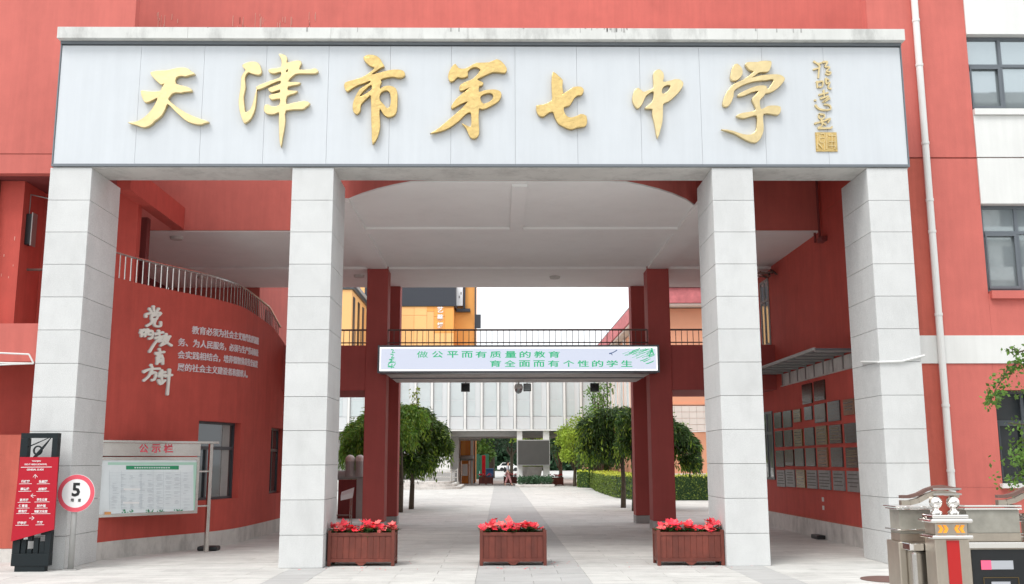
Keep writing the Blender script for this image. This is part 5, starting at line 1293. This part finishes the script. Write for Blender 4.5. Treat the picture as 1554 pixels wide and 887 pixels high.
for dx, dy in ((0, 0), (0, .3), (-.45, 0), (-.45, .3)): MB().cyl((x_+dx, 9.85+dy, 0), (x_+dx, 9.85+dy, .75), .014, n=6).build('leg', 'steel', t)
B(x_-.45, x_, 9.84, 10.16, .3, .32).build('shelf', 'rust_iron', t)
B(-5.66, -5.4, 12, 16, 0, 3.0).build('side_wall', 'red_dark', BD)

# ------------------------------------------------------------------ near branches at the right edge
TR_ = thing('roadside_tree', 'leafy tree reaching in from the right edge in front of the ground floor window', 'tree', (9.9, -1.0, 0))
TYY = -.8
tq = lambda px, py, dy=0: pY(px, py, TYY+dy)
MB().tube([Vector((9.4, TYY, 0)), Vector((9.3, TYY, 1.5)), Vector((9.2, TYY, 3.0)), Vector((9.1, TYY+.1, 4.2))], [.09, .08, .06, .04], 8).build('trunk', 'bark', TR_)
lm = MB(); P = []; rr = random.Random(4)
BRN = [[(1600, 560), (1554, 545), (1530, 560), (1512, 590), (1500, 615)], [(1600, 520), (1545, 535), (1532, 527)], [(1610, 640), (1560, 645), (1530, 643)], [(1620, 700), (1570, 690), (1545, 690), (1533, 694)], [(1610, 720), (1570, 715), (1545, 722), (1535, 730)], [(1600, 660), (1565, 665), (1545, 672)], [(1600, 600), (1560, 590), (1545, 596)]]
for k, br in enumerate(BRN):
    pts = [tq(a_, b_, rr.uniform(-.3, .3)) for a_, b_ in br]; pts = [Vector((9.25, TYY, min(4.0, pts[0].z*.95)))]+pts; lm.tube(pts, [max(.004, .022-.004*i) for i in range(len(pts))], 5)
    for i in range(len(pts)-1):
        n = 110 if k == 0 else 80 if k in (3, 4, 5) else 40
        for q in range(n):
            p = pts[i].lerp(pts[i+1], rr.random()); sp = .07 if k < 3 else .10
            P.append(p+Vector((rr.gauss(0, sp), rr.gauss(0, sp), rr.gauss(0, sp*.8)-.03)))
lm.build('limbs', 'bark', TR_)
m_ = MB(); leaf_cards(m_, P, .07, rr, droop=.5); m_.build('crown', 'leaf_mid', TR_)

# ------------------------------------------------------------------ the far side of the street (behind the camera, mirrored in panes and chrome)
ST = thing('street_block', 'pale block of flats across the street behind the viewer', 'building', (0, -48, 0))
B(-40, 40, -60, -48, 0, 11).build('wall', 'plinth', ST)
for i in range(18):
    for z in (1.2, 4.6, 8.0): w = B(-38+i*4.3, -35.8+i*4.3, -47.99, -47.9, z, z+1.8).build('window', 'glass_dark', ST)

TW = thing('street_tower', 'grey and white slab of flats across the street behind the viewer', 'building', (37, -56, 0))
B(24, 52, -66, -54, 0, 29).build('wall', 'plinth', TW)
B(23, 53, -67, -53, 29.01, 29.8).build('roof', 'plinth_grey', TW)
for k in range(9):
    B(24.5, 51.5, -53.99, -52.9, 2.6+k*3.1, 3.6+k*3.1).build('balcony', 'white_paint' if k % 2 else 'plinth', TW)
    for i in range(6): B(25+i*4.5, 27.9+i*4.5, -53.99, -53.9, 3.7+k*3.1, 5.4+k*3.1).build('window', 'glass_dark', TW)

rr = random.Random(12); sc_ = MB(); dk_ = MB()
for i in range(46):
    px = rr.choice((rr.uniform(158, 200), rr.uniform(225, 290), rr.uniform(340, 480), rr.uniform(345, 480))); py = rr.uniform(18, 40)
    a = pY(px, py, 4.69); w = rr.uniform(.006, .014); h = rr.uniform(.05, .35)
    (sc_ if rr.random() < .97 else dk_).box(a.x-w/2, a.x+w/2, 4.688, 4.6985, a.z-h, a.z)
sc_.build('paint_scratch', 'red_scuff', BD, kind='stuff'); dk_.build('stain_mark', 'red_dark', BD, kind='stuff')
fl_ = MB()
for i in range(16):
    fl_.box(*(lambda x, z, w, h: (x, x+w, 1.744, 1.7495, z, z+h))(rr.uniform(-9.9, -9.2), rr.uniform(4.2, 6.3), rr.uniform(.006, .016), rr.uniform(.02, .09)))
fl_.build('peeling_paint', 'red_scuff', BD, kind='stuff')
# stains running down the fascia below the coping
st_ = MB()
for i in range(26):
    x = rr.choice((rr.uniform(-7.7, 6.9), rr.uniform(1.0, 2.6), rr.uniform(1.6, 2.1))); h = rr.uniform(.01, .08); w = rr.uniform(.006, .03)
    st_.box(x, x+w, -.1635, -.1605, BZ1+.262-h, BZ1+.262)
st_.build('coping_stain', 'plinth_grey', SG, kind='stuff')

rr = random.Random(31); fp = MB()
for i in range(70):
    cx_ = rr.choice((-2.43, .07, 2.97)); x = cx_+rr.gauss(0, .55); y = rr.uniform(-.5, 1.1)
    if abs(x-cx_) < .6 and y > .05: y = -rr.uniform(.0, .4)
    a = rr.uniform(0, 6.28); L = rr.uniform(.015, .04); fp.quad((x, y, .006), (x+L*math.cos(a), y+L*math.sin(a), .008), (x+L*math.cos(a)-L*.5*math.sin(a), y+L*math.sin(a)+L*.5*math.cos(a), .012), (x-L*.5*math.sin(a), y+L*.5*math.cos(a), .007))
o = fp.build('fallen_petals', 'petal', kind='stuff'); tag(o, 'few red petals fallen on the paving round the flower boxes', 'petals')
